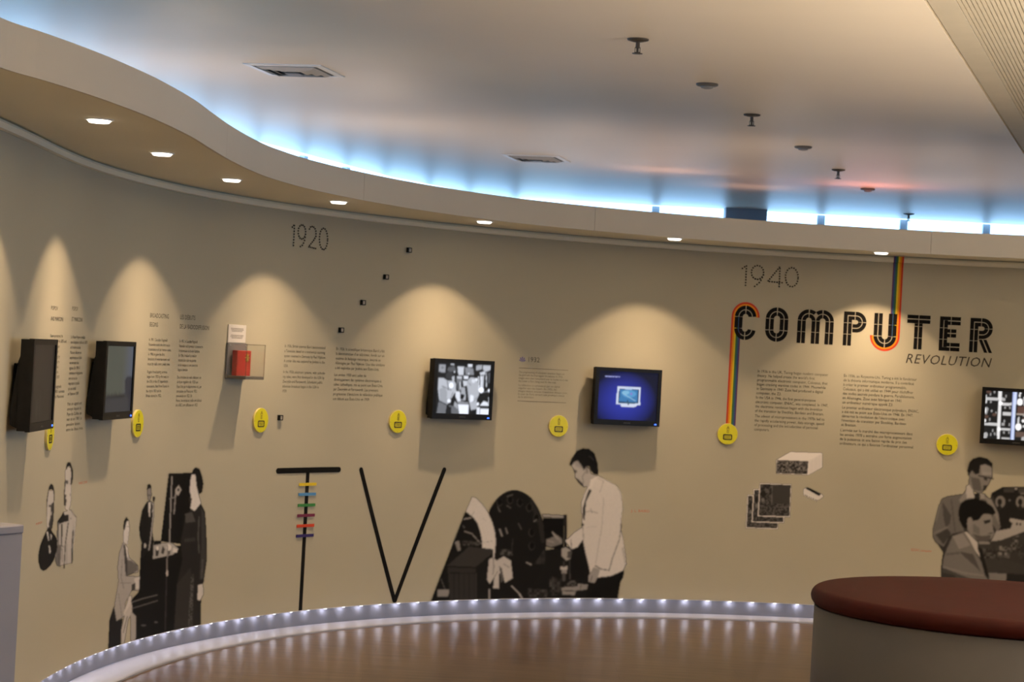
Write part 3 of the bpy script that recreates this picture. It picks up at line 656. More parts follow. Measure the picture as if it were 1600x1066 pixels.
r.P([(233, 818), (277, 815), (277, 838), (233, 840)], .36).P([(240, 838), (275, 838), (275, 865), (240, 865)], .24).L([(292, 775), (294, 900)], 7, .07).L([(255, 790), (255, 815)], 16, .05).L([(255, 870), (256, 905)], 20, .08)
r.P([(240, 955), (345, 945), (345, 930), (412, 935), (405, 968), (335, 975), (325, 1005), (245, 1000)], .22).L([(250, 975), (330, 978)], 6, .06).L([(368, 932), (362, 968)], 5, .08).N([(160, 880), (240, 900), (240, 1000), (165, 1010)], .015, .09, 4).N([(20, 960), (150, 970), (150, 1035), (20, 1035)], .015, .08, 4).N([(300, 910), (340, 910), (330, 950), (250, 950)], .02, .14, 3).N([(90, 760), (130, 700), (130, 800), (60, 800)], .02, .05, 6)
r.L([(10, 790), (40, 805)], 8, .28)
r.grain(.05, 1); r.on_wall('photo_mural', 'print of a man in a pale jacket working at a large spinning disc machine')

# --- two men at a computer
r = Ras(1454, 708, 1626, 925, 1.0).crop(1450, 705, 4.96)
r.P([(45, 640), (108, 372), (292, 335), (480, 385), (492, 335), (580, 285), (860, 285), (860, 1040), (100, 1040), (120, 790), (64, 705)], .05)
r.P([(490, 330), (580, 280), (860, 280), (860, 640), (744, 640), (640, 620), (560, 610), (540, 480), (520, 390)], .024)
for x in (560, 720, 840): r.E(x, 395, 38, 48, .17).E(x-5, 395, 18, 26, .025).E(x-5, 440, 16, 20, .03)
r.P([(580, 280), (665, 280), (665, 320), (590, 322)], .06).P([(672, 280), (690, 280), (690, 302), (672, 302)], .26).P([(700, 285), (860, 285), (860, 325), (700, 325)], .07).L([(720, 330), (860, 330)], 10, .16).E(632, 382, 8, 10, .13)
r.P([(490, 700), (530, 620), (640, 600), (655, 560), (630, 540), (640, 520), (744, 540), (860, 550), (860, 620), (744, 625), (560, 692)], .27).E(690, 565, 7, 12, .03).E(716, 568, 7, 12, .03)
r.P([(490, 700), (560, 692), (860, 610), (860, 700), (740, 660), (640, 830), (530, 760)], .05)
r.N([(640, 680), (710, 650), (690, 770), (650, 800)], .03, .22, 4).N([(530, 730), (640, 750), (640, 780), (530, 765)], .04, .32, 4).N([(510, 780), (640, 790), (630, 830), (520, 820)], .04, .25, 4)
r.P([(640, 830), (744, 640), (860, 620), (860, 960), (744, 890)], .05).N([(690, 740), (860, 680), (860, 870), (700, 830)], .03, .08, 3)
r.P([(300, 275), (290, 330), (150, 350), (105, 370), (70, 470), (35, 610), (38, 670), (60, 710), (125, 742), (165, 660), (190, 640), (280, 620), (240, 480), (260, 400), (350, 370), (480, 390), (550, 510), (562, 590), (540, 625), (500, 570), (500, 400), (440, 330), (430, 365), (300, 365)], .13)
r.P([(110, 390), (180, 500), (170, 560), (140, 600), (120, 520)], .075).P([(60, 650), (150, 600), (180, 640), (120, 725)], .06).P([(240, 380), (300, 290), (300, 370), (250, 400)], .20).P([(430, 350), (490, 370), (545, 480), (552, 570), (500, 470)], .19).L([(180, 380), (210, 620)], 14, .10).L([(45, 640), (150, 590)], 12, .17).L([(90, 420), (60, 540)], 14, .17)
r.P([(125, 740), (165, 660), (150, 700), (120, 790), (118, 900), (100, 1010), (105, 860)], .03)
r.P([(320, 180), (340, 150), (365, 180), (395, 175), (405, 110), (450, 100), (497, 128), (498, 200), (480, 240), (450, 290), (425, 320), (385, 325), (350, 310), (315, 255)], .18)
r.P([(405, 115), (450, 103), (495, 130), (492, 185), (420, 185)], .26).P([(330, 200), (400, 215), (420, 310), (350, 305)], .105).L([(395, 192), (440, 200), (505, 215)], 10, .03).P([(428, 195), (462, 200), (460, 230), (435, 225)], .05).P([(428, 268), (462, 265), (448, 300), (425, 310)], .045)
r.P([(306, 150), (320, 90), (350, 60), (400, 45), (460, 60), (497, 95), (498, 126), (440, 100), (405, 110), (398, 172), (370, 182), (340, 150), (322, 170), (314, 200)], .025)
r.P([(293, 270), (320, 260), (350, 310), (362, 362), (300, 368)], .34).P([(400, 325), (440, 330), (440, 370), (405, 372)], .24).P([(358, 330), (402, 325), (397, 378), (363, 378)], .03)
r.P([(280, 625), (190, 660), (150, 750), (120, 830), (105, 940), (98, 1040), (490, 1040), (440, 960), (420, 870), (370, 790), (330, 700)], .15)
r.P([(190, 660), (270, 640), (330, 730), (240, 760)], .21).P([(250, 780), (350, 800), (410, 940), (350, 880), (260, 800)], .08).P([(110, 900), (250, 960), (440, 1030), (100, 1030)], .07).L([(120, 900), (280, 945), (430, 965)], 14, .19).L([(150, 800), (240, 790)], 18, .11).P([(105, 940), (200, 960), (260, 1040), (98, 1040)], .05)
r.P([(305, 605), (300, 540), (325, 510), (350, 540), (390, 535), (430, 490), (495, 490), (498, 560), (505, 610), (515, 640), (490, 680), (420, 700), (380, 690), (320, 640)], .19)
r.P([(340, 640), (420, 660), (490, 650), (482, 690), (400, 708)], .09).P([(430, 540), (485, 530), (485, 552), (440, 566)], .035).L([(465, 640), (507, 635)], 7, .06).P([(305, 520), (335, 515), (340, 560), (320, 598), (305, 570)], .2).P([(350, 560), (400, 600), (400, 650), (350, 630)], .14)
r.P([(234, 470), (250, 410), (290, 380), (360, 366), (430, 385), (500, 430), (526, 480), (500, 497), (450, 482), (420, 492), (390, 535), (350, 542), (340, 510), (310, 515), (302, 560), (305, 605), (270, 592), (240, 530)], .014)
r.P([(280, 625), (300, 625), (385, 710), (385, 760), (412, 835), (370, 780), (330, 700)], .36)
r.P([(385, 700), (490, 700), (500, 760), (560, 830), (744, 880), (860, 890), (860, 970), (744, 955), (560, 935), (470, 945), (430, 800)], .055).N([(420, 750), (540, 770), (560, 840), (440, 830)], .03, .13, 3)
r.P([(390, 700), (480, 705), (480, 720), (395, 720)], .2).P([(385, 740), (420, 760), (475, 990), (440, 950), (410, 850)], .022)
r.P([(470, 945), (610, 950), (600, 1040), (480, 1040)], .17).P([(610, 950), (860, 960), (860, 1040), (600, 1040)], .03)
r.grain(.05, 1); r.on_wall('photo_mural', 'print of a standing man in glasses and a seated man at an early computer console')

# --- processor, boards and chip prints
def small_print(x0, y0, x1, y1, draw, label):
    r = Ras(x0, y0, x1, y1, .7).crop(1120, 680, 5.92); draw(r); r.on_wall('component_print', label)
def d1(r):
    r.P([(548, 228), (555, 226), (680, 155), (975, 165), (975, 300), (850, 370), (548, 358)], .52)
    r.P([(555, 228), (680, 157), (973, 167), (850, 238)], .56)
    for i in range(8): r.L([(860+i*14, 248-i*9), (860+i*14, 360-i*9)], 4, .42)
    r.N([(560, 234), (843, 246), (833, 360), (554, 350)], .02, .30, 3); r.L([(560, 234), (843, 246), (833, 360), (554, 350), (560, 234)], 7, .05)
small_print(1211, 705, 1287, 744, d1, 'printed picture of a pale rack box with a dark patterned front')
def d2(r):
    for dx, dy in ((-112, 110), (-56, 54), (0, 0)):
        q = lambda p: [(x+dx, y+dy) for x, y in p]
        r.P(q([(395, 443), (692, 455), (677, 762), (378, 752)]), .54)
        r.N(q([(405, 455), (682, 465), (668, 750), (390, 742)]), .03, .15, 3)
        r.P(q([(515, 470), (680, 468), (672, 630), (515, 630)]), .06); r.L(q([(512, 470), (505, 650)]), 6, .13); r.E(430+dx, 545+dy, 25, 30, .03); r.E(425+dx, 600+dy, 14, 18, .16)
        r.L(q([(405, 455), (682, 465), (668, 750), (390, 742), (405, 455)]), 6, .04)
small_print(1162, 752, 1239, 830, d2, 'printed picture of three overlapping dark circuit boards with white borders')
def d3(r):
    r.P([(798, 505), (815, 488), (840, 483), (972, 545), (988, 570), (945, 602), (925, 600), (800, 545)], .50)
    for i in range(7): r.L([(808+i*19, 520+i*10), (808+i*19, 562+i*9)], 7, .56)
    r.P([(815, 492), (842, 484), (968, 545), (944, 564)], .015)
small_print(1252, 758, 1290, 786, d3, 'printed picture of a small chip with a dark top and white pins')

# ------------------------------------------------------------------ vinyl strips and letters on the wall
def strip(name, pts, w, th, m, parent=None, off=.0, round_ends=False):
    """flat bar along (s,z) points, lying on the wall"""
    P = np.array(pts, float)
    seg = np.hypot(*np.diff(P, axis=0).T); n = max(2, int(seg.sum()/.03)); t = np.r_[0, np.cumsum(seg)]
    Q = np.c_[np.interp(np.linspace(0, t[-1], n), t, P[:, 0]), np.interp(np.linspace(0, t[-1], n), t, P[:, 1])]
    T = np.gradient(Q, axis=0); T /= np.linalg.norm(T, axis=1)[:, None]; N = np.c_[-T[:, 1], T[:, 0]]
    if round_ends:
        k = [math.sin(a) for a in np.linspace(0, math.pi/2, 5)]
        a = [Q[0]-T[0]*w/2*math.cos(x) for x in np.linspace(0, math.pi/2, 5)[:-1]]; b = [Q[-1]+T[-1]*w/2*math.cos(x) for x in np.linspace(math.pi/2, 0, 5)[1:]]
        W = np.r_[[.15]+k[1:-1], np.ones(n), k[1:-1][::-1]+[.15]]
        Q = np.vstack([a, Q, b]); N = np.vstack([[N[0]]*4, N, [N[-1]]*4])
    else: W = np.ones(n)
    bm = bmesh.new(); R = []
    for q, nn, ww in zip(Q, N, W):
        l, r_ = q+nn*w/2*ww, q-nn*w/2*ww
        R.append([bm.verts.new(wpt(l[0], l[1], off)), bm.verts.new(wpt(r_[0], r_[1], off)), bm.verts.new(wpt(r_[0], r_[1], off+th)), bm.verts.new(wpt(l[0], l[1], off+th))])
    for A, B in zip(R[:-1], R[1:]):
        for i in range(4): bm.faces.new((A[i], A[(i+1) % 4], B[(i+1) % 4], B[i]))
    bm.faces.new(R[0]); bm.faces.new(R[-1][::-1]); bmesh.ops.recalc_face_normals(bm, faces=bm.faces)
    return finish(name, bm, m, parent)
def w1(px, py): s, z = onwall(px, py); return float(s), float(z)

e = tag(empty('wall_letter', (0, 0, 0)), 'tall thin black letter T with six coloured rungs on its stem', 'letter')
a, b = w1(434, 736), w1(529, 734); zt = (a[1]+b[1])/2
strip('crossbar', [(a[0], zt), (b[0], zt)], .034, .004, M['blackink'], e, 0, True)
st = w1(480, 740); sb = w1(470, 950); ss = (st[0]+sb[0])/2
strip('stem', [(ss, zt-.015), (ss, LIP+.001)], .030, .003, M['blackink'], e, 0)
for y, k in ((757, 'rung_yellow'), (772.5, 'rung_blue'), (789.5, 'rung_green'), (805.5, 'rung_purple'), (821.5, 'rung_red'), (837, 'rung_navy')):
    _, z = w1(477, y); hw = (w1(493, 757)[0]-w1(466, 757)[0])/2
    strip('rung', [(ss-hw, z), (ss+hw, z)], .018, .003, M[k], e, .0034)
e = tag(empty('wall_letter', (0, 0, 0)), 'tall thin black letter V made of two slanting strokes', 'letter')
v0, v1, v2 = w1(564, 734), w1(616, 936), w1(694, 735)
zb = LIP+.018
strip('stroke', [v0, (v1[0], zb)], .030, .003, M['blackink'], e, 0, True)
strip('stroke', [(v2[0], v0[1]), (v1[0]+.006, zb)], .030, .003, M['blackink'], e, .0002, True)

def poly_mesh(name, polys, fmap, m, parent=None):
    bm = bmesh.new()
    for p in polys:
        try: bm.faces.new([bm.verts.new(fmap(u, v)) for u, v in p])
        except ValueError: pass
    return finish(name, bm, m, parent)
FAT = .006
def rect(x0, x1, y0, y1):
    x0, x1, y0, y1 = x0-FAT, x1+FAT, y0-FAT*.6, y1+FAT*.6
    return [(x0, y0), (x1, y0), (x1, y1), (x0, y1)]
def arc(cx, cy, ro, ri, a0, a1, n=9):
    out = []; ro, ri = ro+FAT, ri-FAT
    A = np.radians(np.linspace(a0, a1, n))
    for p, q in zip(A[:-1], A[1:]):
        out.append([(cx+ro*math.cos(p), cy+ro*math.sin(p)), (cx+ro*math.cos(q), cy+ro*math.sin(q)), (cx+ri*math.cos(q), cy+ri*math.sin(q)), (cx+ri*math.cos(p), cy+ri*math.sin(p))])
    return out
def vbar(x, y0, y1):
    out = []; ys = [y0]+[c for c in (.335, .67) if y0+.03 < c < y1-.03]+[y1]
    for i, (p, q) in enumerate(zip(ys[:-1], ys[1:])): out.append(rect(x, x+.1, p+(.010 if i else 0), q-(.010 if i < len(ys)-2 else 0)))
    return out
def glyph(ch):
    L = []
    if ch in 'OC':
        for ro in (.33, .195):
            ga = math.degrees(.015/ro)
            L += arc(.33, .67, ro, ro-.1, 2 if ch == 'O' else 4, 90-ga)+arc(.33, .67, ro, ro-.1, 90+ga, 178)
            L += arc(.33, .33, ro, ro-.1, 182, 270-ga)+arc(.33, .33, ro, ro-.1, 270+ga, 358 if ch == 'O' else 352)
        for x in (0, .135)+((.425, .56) if ch == 'O' else ()): L.append(rect(x, x+.1, .345, .66))
    if ch == 'M':
        for x in (0, .135, .42, .555, .83, .965): L += vbar(x, 0, .66)
        for c in (.3275, .7375):
            r1 = .3275
            L += arc(c, .67, .1925, .0925, 2, 86, 7)+arc(c, .67, .1925, .0925, 94, 178, 7)
        L += arc(.3275, .67, .3275, .2275, 93, 178)+arc(.3275, .67, .3275, .2275, 51, 87, 5)+arc(.7375, .67, .3275, .2275, 2, 87)+arc(.7375, .67, .3275, .2275, 93, 129, 5)
    if ch in 'PR':
        L += vbar(0, 0, .9)+vbar(.135, 0, .765)
        L += [rect(0, .315, .9, 1), rect(.135, .315, .765, .865), rect(.345, .37, .9, 1), rect(.345, .37, .765, .865), rect(.27, .37, .4, .5), rect(.27, .37, .535, .635)]
        for ro in (.3, .165): L += arc(.37, .7, ro, ro-.1, 2, 90)+arc(.37, .7, ro, ro-.1, -90, -2)
        if ch == 'R': L += [[(.27, .38), (.37, .38), (.55, 0), (.45, 0)], [(.405, .38), (.505, .38), (.69, 0), (.59, 0)]]
    if ch == 'U':
        for x in (0, .135, .425, .56): L += vbar(x, .345, 1)
        for ro in (.33, .195):
            ga = math.degrees(.015/ro); L += arc(.33, .33, ro, ro-.1, 182, 270-ga)+arc(.33, .33, ro, ro-.1, 270+ga, 358)
    if ch == 'T':
        for y in (.9, .765): L += [rect(0, .33, y, y+.1), rect(.36, .69, y, y+.1)]
        L += vbar(.2275, 0, .755)+vbar(.3625, 0, .755)
    if ch == 'E':
        L += vbar(0, 0, 1)+vbar(.135, .11, .89)
        for y, x0, x1 in ((.9, .1, .62), (.765, .235, .62), (.535, .235, .5), (.4, .235, .5), (.135, .235, .62), (0, .1, .62)): L += [rect(x0, .32, y, y+.1), rect(.35, x1, y, y+.1)]
    return L
spec = [('C', 1148, 1181, 504), ('O', 1196.3, 1231, 507), ('M', 1246, 1302, 512), ('P', 1318, 1353, 514), ('U', 1365.5, 1400.5, 516), ('T', 1417, 1452.5, 519), ('E', 1468, 1500, 522), ('R', 1515.5, 1551.5, 525)]
wid = dict(C=.66, O=.66, M=1.065, P=.67, U=.66, T=.69, E=.62, R=.69)
zc = np.mean([w1((a+b)/2, y)[1] for _, a, b, y in spec]); LH = 52.3*mpp(1350, 515); zb0 = zc-LH/2
pos = {}
ordn = dict(C='first, wrapped by the rainbow arc', O='second, beside the letter C', M='third, with two round arches', P='fourth, left of the U', U='fifth, with the rainbow curling under it', T='sixth, right of the U', E='seventh, next to last', R='last at the right end')
for ch, a, b, y in spec:
    sa, sb_ = w1(a, y)[0], w1(b, y)[0]; k = (sb_-sa)/wid[ch]; pos[ch] = (sa, k)
    o = poly_mesh('stencil_letter', glyph(ch), lambda u, v: wpt(sa+u*k, zb0+v*LH, .0013), M['blackink'])
    tag(o, 'black stencil letter %s of the word COMPUTER, %s' % (ch, ordn[ch]), 'letter', 'letters of the word COMPUTER')
# rainbow stripes
FAT = 0
sw = .054
cols = ['red', 'orange', 'yellow2', 'green', 'blue', 'violet']
def rainbow(ch, label):
    sa, k = pos[ch]; e = tag(empty('rainbow_stripe', (0, 0, 0)), label, 'wall stripe')
    fm = lambda u, v: wpt(sa+u*k, zb0+v*LH, .0006)
    for i, c in enumerate(cols):
        x0 = -2*sw+i*sw; x1 = x0+(sw if i < 5 else sw*.6)
        if ch == 'C':
            vd = (w1(1137, 665)[1]-zb0)/LH; L = [rect(x0, x1, vd+j*(.67-vd)/8, vd+(j+1)*(.67-vd)/8) for j in range(8)]
            if i < 2: L += arc(.33, .67, .33-x0, .33-x1, 0, 180, 24)
        else:
            vt = (WALL_TOP-.05-zb0)/LH; L = [rect(.66-x1, .66-x0, .33+j*(vt-.33)/8, .33+(j+1)*(vt-.33)/8) for j in range(8)]
            if i < 2: L += arc(.33, .33, .33-x0, .33-x1, 178, 360, 24)
        o = poly_mesh('stripe', L, fm, M[c], e)
        if ch == 'U':     # the stripes run on over the small cove under the bulkhead
            bm = bmesh.new(); bm.from_mesh(o.data)
            s0_, s1_ = sa+(.66-x1)*k, sa+(.66-x0)*k
            pr = [(.0018, WALL_TOP-.05), (.0215, WALL_TOP-.0445), (.0255, WALL_TOP-.02), (.0255, WALL_TOP-.003)]
            for (o1, z1), (o2, z2) in zip(pr[:-1], pr[1:]): bm.faces.new([bm.verts.new(wpt(*q)) for q in ((s0_, z1, o1), (s1_, z1, o1), (s1_, z2, o2), (s0_, z2, o2))])
            bm.to_mesh(o.data); bm.free()
rainbow('C', 'rainbow stripe rising from a yellow disc and arching over the letter C')
rainbow('U', 'rainbow stripe dropping from the bulkhead and curling under the letter U')

# ------------------------------------------------------------------ lettering
def text_mesh(body, line=1.0, shear=0.0, res=2, xs=1.0):
    c = bpy.data.curves.new('lettering', 'FONT'); c.body = body; c.size = 1; c.space_line = line; c.shear = shear; c.resolution_u = res; c.space_character = xs
    o = bpy.data.objects.new('lettering', c); COL.objects.link(o)
    me = bpy.data.meshes.new_from_object(o.evaluated_get(bpy.context.evaluated_depsgraph_get()))
    bpy.data.objects.remove(o); bpy.data.curves.remove(c)
    return me
def wall_text(name, body, px, py, xr, size, m, parent=None, shear=0.0, off=.0005, pitch=None, xs=1.0):
    """first line's top-left at (px,py), widest line reaching xr; size = cap height in photo pixels"""
    k = mpp(px, py); hgt = size*k/.72
    me = text_mesh(body, (pitch*k/hgt) if pitch else 1.0, shear, 2, xs)
    n = len(me.vertices); co = np.empty(n*3); me.vertices.foreach_get('co', co); co = co.reshape(-1, 3)
    s0, z0 = w1(px, py); s1, _ = w1(xr, py)
    x = (co[:, 0]-co[:, 0].min()); x *= (s1-s0)/max(1e-6, x.max())
    first_top = .72
    z = z0+(co[:, 1]-first_top)*hgt
    me.vertices.foreach_set('co', wpt(s0+x, z, off).ravel()); me.update()
    me.materials.clear(); me.materials.append(m); me.name = name
    o = bpy.data.objects.new(name, me); COL.objects.link(o)
    if parent is not None: o.parent = parent
    return o
def heading(lines, py, pitch, px, xrs, size, e):
    for i, (l, xr) in enumerate(zip(lines, xrs)): wall_text('heading', l, px-i*.7, py+i*pitch, xr, size, M['text'], e)
def panel(label): return tag(empty('text_panel', (0, 0, 0)), label, 'wall text')

e = panel('English text column headed POPOV AND MARCONI, half hidden by the first screen')
heading(['POPOV', 'AND MARCONI'], 477.5, 16.6, 80, (90.5, 98.8), 6.8, e)
wall_text('paragraph', 'Popov presented his\nradio receiver in 1895 and\nin the same year\nMarconi began\nexperimenting by\nsending signals in\nItaly. In 1896 he\nmoved his work\nto England in 1897', 78.5, 521.5, 104.3, 5.2, M['text'], e, pitch=8.05)
wall_text('paragraph', 'The first signals\nsent in 1901 across\nthe sea by Marconi', 75, 602, 101, 5.2, M['text'], e, pitch=8.05)
e = panel('French text column headed POPOV ET MARCONI between the two dark screens')
heading(['POPOV', 'ET MARCONI'], 478.5, 16.6, 113, (122, 129), 6.8, e)
wall_text('paragraph', 'Le Russe Popov a réalisé\nson récepteur radio en 1895\net la même année\nMarconi débute ses\nexpériences en Italie\nen envoyant des\nsignaux. En 1896 il\ncontinue en Angleterre\navec un succès\nimportant et public\nqui sera établi\nen France en 1899', 111, 523.5, 137, 5.2, M['text'], e, pitch=7.95)
wall_text('paragraph', 'Puis un signal est\nenvoyé depuis le\nPays de Galles en\nmer et en 1901 la\npremière liaison\nentre les deux rives', 105.5, 628.5, 131.5, 5.2, M['text'], e, pitch=7.95)
e = panel('English text column headed BROADCASTING BEGINS right of the second screen')
heading(['BROADCASTING', 'BEGINS'], 488.8, 14.2, 234.8, (264, 247), 7.2, e)
wall_text('paragraph', 'In 1901, Canadian Reginald\nFessenden made the first voice\ntransmission of the human voice,\nin 1906 he gave the first\nbroadcast of entertainment and\nmusic by radio over a wide area', 232.8, 528, 268.3, 4.7, M['text'], e, pitch=7.5)
wall_text('paragraph', 'Regular broadcasting services\nbegan from 1920 by the west in\nthe USA, in the US department\nconcessions, then from France in\nthe city in 1921 and in\nBritain started in 1922.', 230, 578.5, 265, 4.7, M['text'], e, pitch=7.4)
e = panel('French text column headed LES DÉBUTS DE LA RADIODIFFUSION left of the red box')
heading(['LES DÉBUTS', 'DE LA RADIODIFFUSION'], 491.5, 14.6, 281.8, (305.3, 327), 7.2, e)
wall_text('paragraph', 'En 1901, le Canadien Reginald\nFessenden est le premier à transmettre\nla transmission de la voix humaine.\nEn 1906, il réalise la première\ntransmission radio de paroles\net de musique sur une zone très\nlarge et étendue', 280.3, 530.5, 317.8, 4.7, M['text'], e, pitch=7.35)
wall_text('paragraph', 'Des émissions de radio débutent en\nde façon régulière dès 1920 aux\nÉtats-Unis par le département et, par\nconcession, en France en 1921,\npuis ensuite en 1922. En\nFrance, les émissions radio ont débuté\nde la BBC sont diffusées en 1922', 277, 587, 317, 4.7, M['text'], e, pitch=7.2)
e = panel('English text column about 1926 television between red box and hooks')
wall_text('paragraph', 'In 1926, British scientist Baird demonstrated\na Television, based on a mechanical scanning\nsystem invented in Germany by Paul Nipkow.\nA similar idea was explored by Jenkins in the\nUSA.', 445.0, 538, 510, 4.6, M['text'], e, pitch=7.7)
wall_text('paragraph', 'In the 1930s electronic systems, with cathode-\nray tubes, were first developed in the USA by\nZworykin and Farnsworth. Scheduled public\ntelevision broadcast began in the USA in\n1939.', 442.5, 578.5, 508.5, 4.6, M['text'], e, pitch=7.5)
e = panel('French text column about 1926 television right of its English twin')
wall_text('paragraph', 'En 1926, le scientifique britannique Baird a fait\nla démonstration d’un téléviseur, fondé sur un\nsystème de balayage mécanique, inventé en\nAllemagne par Paul Nipkow. Une idée similaire\na été exploitée par Jenkins aux États-Unis.', 525.2, 542.5, 602.5, 4.6, M['text'], e, pitch=7.4)
wall_text('paragraph', 'Les années 1930 sont celles du\ndéveloppement des systèmes électroniques à\ntubes cathodiques, mis au point aux États-Unis\npar Zworykin et Farnsworth. Les premiers\nprogrammes d’émissions de télévision publique\nont débuté aux États-Unis en 1939.', 522.2, 583, 599.5, 4.6, M['text'], e, pitch=7.5)
e = panel('pale small text block headed 1932 between two thin rules')
wall_text('heading', '1932', 826, 557.5, 843.5, 8, M['textgrey'], e)
for y in (575, 626.5):
    a, b = w1(811 if y < 600 else 808.5, y), w1(888 if y < 600 else 884.5, y+2.5)
    strip('rule_line', [(a[0], a[1]), (b[0], a[1])], .0032, .0006, M['textgrey'], e, .0008)
s_, z_ = w1(816, 563)
L = []
for i in range(5):
    a = math.radians(90+i*45-90); L.append([(0, -.012), (.022*math.cos(a-.2), .020*math.sin(a-.2)), (.027*math.cos(a), .026*math.sin(a)), (.022*math.cos(a+.2), .020*math.sin(a+.2))])
poly_mesh('tulip_emblem', L, lambda u, v: wpt(s_+u, z_+v, .0012), M['purple'], e)
wall_text('paragraph', 'The programming of scheduled television began on\nthe grid with the first regular broadcasts. In 1932,\nimages were then transmitted over to homes every day\nthe tower in Paris being used for the trials.', 811, 579.5, 888.5, 3.2, M['textgrey'], e, pitch=4.7)
wall_text('paragraph', 'La télévision a commencé par un signal\nrégulier vers les foyers. En 1932, les\nimages étaient ensuite transmises chaque jour,\nla tour de Paris servant aux premiers essais\nde la télévision.', 810.3, 600, 887.5, 3.2, M['textgrey'], e, pitch=4.6)
e = panel('English text column under the letter C about early computers')
wall_text('paragraph', 'In 1936 in the UK, Turing began modern computer\ntheory. He helped create the world’s first\nprogrammable electronic computer, Colossus, that\nbegan cracking wartime codes in 1944. Meanwhile\nin Germany in 1941 Zuse had produced a digital\ncomputer, the Z3.', 1183.7, 577.5, 1294.3, 4.5, M['text'], e, pitch=6.75)
wall_text('paragraph', 'In the USA in 1946, the first general-purpose\nelectronic computer, ENIAC, was completed. In 1947,\nthe electronic revolution began with the invention\nof the transistor by Shockley, Bardeen and Brattain.', 1181, 618.5, 1294.5, 4.5, M['text'], e, pitch=6.9)
wall_text('paragraph', 'The advent of microprocessors in the 1970s led to\nthe rapidly accelerating power, data storage, speed\nof processing and the introduction of personal\ncomputers.', 1179.5, 647.5, 1288.5, 4.5, M['text'], e, pitch=6.9)
e = panel('French text column under the letters P and U about early computers')
wall_text('paragraph', 'En 1936, au Royaume-Uni, Turing a été le fondateur\nde la théorie informatique moderne. Il a contribué\nà créer le premier ordinateur programmable,\nColossus, qui a été utilisé en 1944 pour déchiffrer\ndes codes secrets pendant la guerre. Parallèlement,\nen Allemagne, Zuse avait fabriqué en 1941\nun ordinateur numérique appelé Z3.', 1318.5, 584.5, 1433, 4.5, M['text'], e, pitch=6.85)
wall_text('paragraph', 'Le premier ordinateur électronique polyvalent, ENIAC,\na été mis au point aux États-Unis en 1946. En 1947,\ndémarrait la révolution de l’électronique avec\nl’invention du transistor par Shockley, Bardeen\net Brattain.', 1316, 634, 1436, 4.5, M['text'], e, pitch=6.7)
wall_text('paragraph', 'L’arrivée sur le marché des microprocesseurs dans\nles années 1970 a entraîné une forte augmentation\nde la puissance et une baisse rapide du prix des\nordinateurs, ce qui a favorisé l’ordinateur personnel.', 1313, 669.5, 1429.5, 4.5, M['text'], e, pitch=6.8)
o = wall_text('title_text', 'REVOLUTION', 1416, 552, 1550.5, 15.0, M['text'], None, shear=.25, xs=1.08); tag(o, 'thin slanted word REVOLUTION under the letters T, E and R', 'wall text')
for body, x, y, x2, h_, lb in (('POPOV', 56, 817.5, 66, 4, 'tiny red caption left of the two men print'), ('MARCONI', 123, 753.5, 136, 4, 'tiny red caption right of the two men print'),
                               ('J. L. BAIRD', 986, 796, 1015, 4, 'tiny red caption right of the man in the pale jacket'), ('EDSAC computer', 1424, 857, 1456, 4, 'tiny red caption left of the two men at the computer')):
    tag(wall_text('caption', body, x, y, x2, h_, M['redtext']), lb, 'wall text')

# dotted year numerals
def bez_pts(kind, P):
    if kind == 'L': return P
    cx, cy, rx, ry, a0, a1 = P; return [(cx+rx*math.cos(math.radians(a)), cy-ry*math.sin(math.radians(a))) for a in np.linspace(a0, a1, 30)]
def numeral(name, ox, oy, sc, strokes, label, pitch=.0165, r=.0052):
    bm = bmesh.new()
    for kd, P in strokes:
        Q = np.array([w1(ox+x/sc, oy+y/sc) for x, y in bez_pts(kd, P)]); t = np.r_[0, np.cumsum(np.hypot(*np.diff(Q, axis=0).T))]
        for d in np.linspace(0, t[-1], max(2, int(t[-1]/pitch)+1)):
            s, z = np.interp(d, t, Q[:, 0]), np.interp(d, t, Q[:, 1])
            vs = [bm.verts.new(wpt(s+r*math.cos(a), z+r*math.sin(a), .004)) for a in np.linspace(0, 2*math.pi, 8, endpoint=False)]
            vb = [bm.verts.new(wpt(s+r*math.cos(a), z+r*math.sin(a), .0003)) for a in np.linspace(0, 2*math.pi, 8, endpoint=False)]
            bm.faces.new(vs)
            for i in range(8): bm.faces.new((vs[i], vb[i], vb[(i+1) % 8], vs[(i+1) % 8]))
    o = finish(name, bm, M['text']); tag(o, label, 'numeral')
numeral('year_numeral', 440, 330, 11.84, [('L', [(195, 295), (235, 245), (215, 635)]), ('E', (372, 385, 70, 130, -20, 340)), ('L', [(438, 430), (425, 530), (385, 630), (345, 655)]),
        ('L', [(512, 332), (530, 295), (568, 283), (610, 310), (634, 380), (632, 470), (590, 540), (495, 660), (625, 692)]), ('E', (772, 515, 76, 198, 0, 350))], 'dotted dark year numerals 1920 high on the wall')
numeral('year_numeral', 1100, 380, 3.136, [('L', [(188, 124), (208, 110), (203, 207)]), ('E', (262, 144, 30, 34, -20, 340)), ('L', [(291, 156), (275, 190), (248, 212)]),
        ('L', [(382, 194), (312, 188), (372, 116), (368, 213)]), ('E', (430, 167, 31, 47, 0, 350))], 'dotted dark year numerals 1940 above the word COMPUTER', .018, .0058)

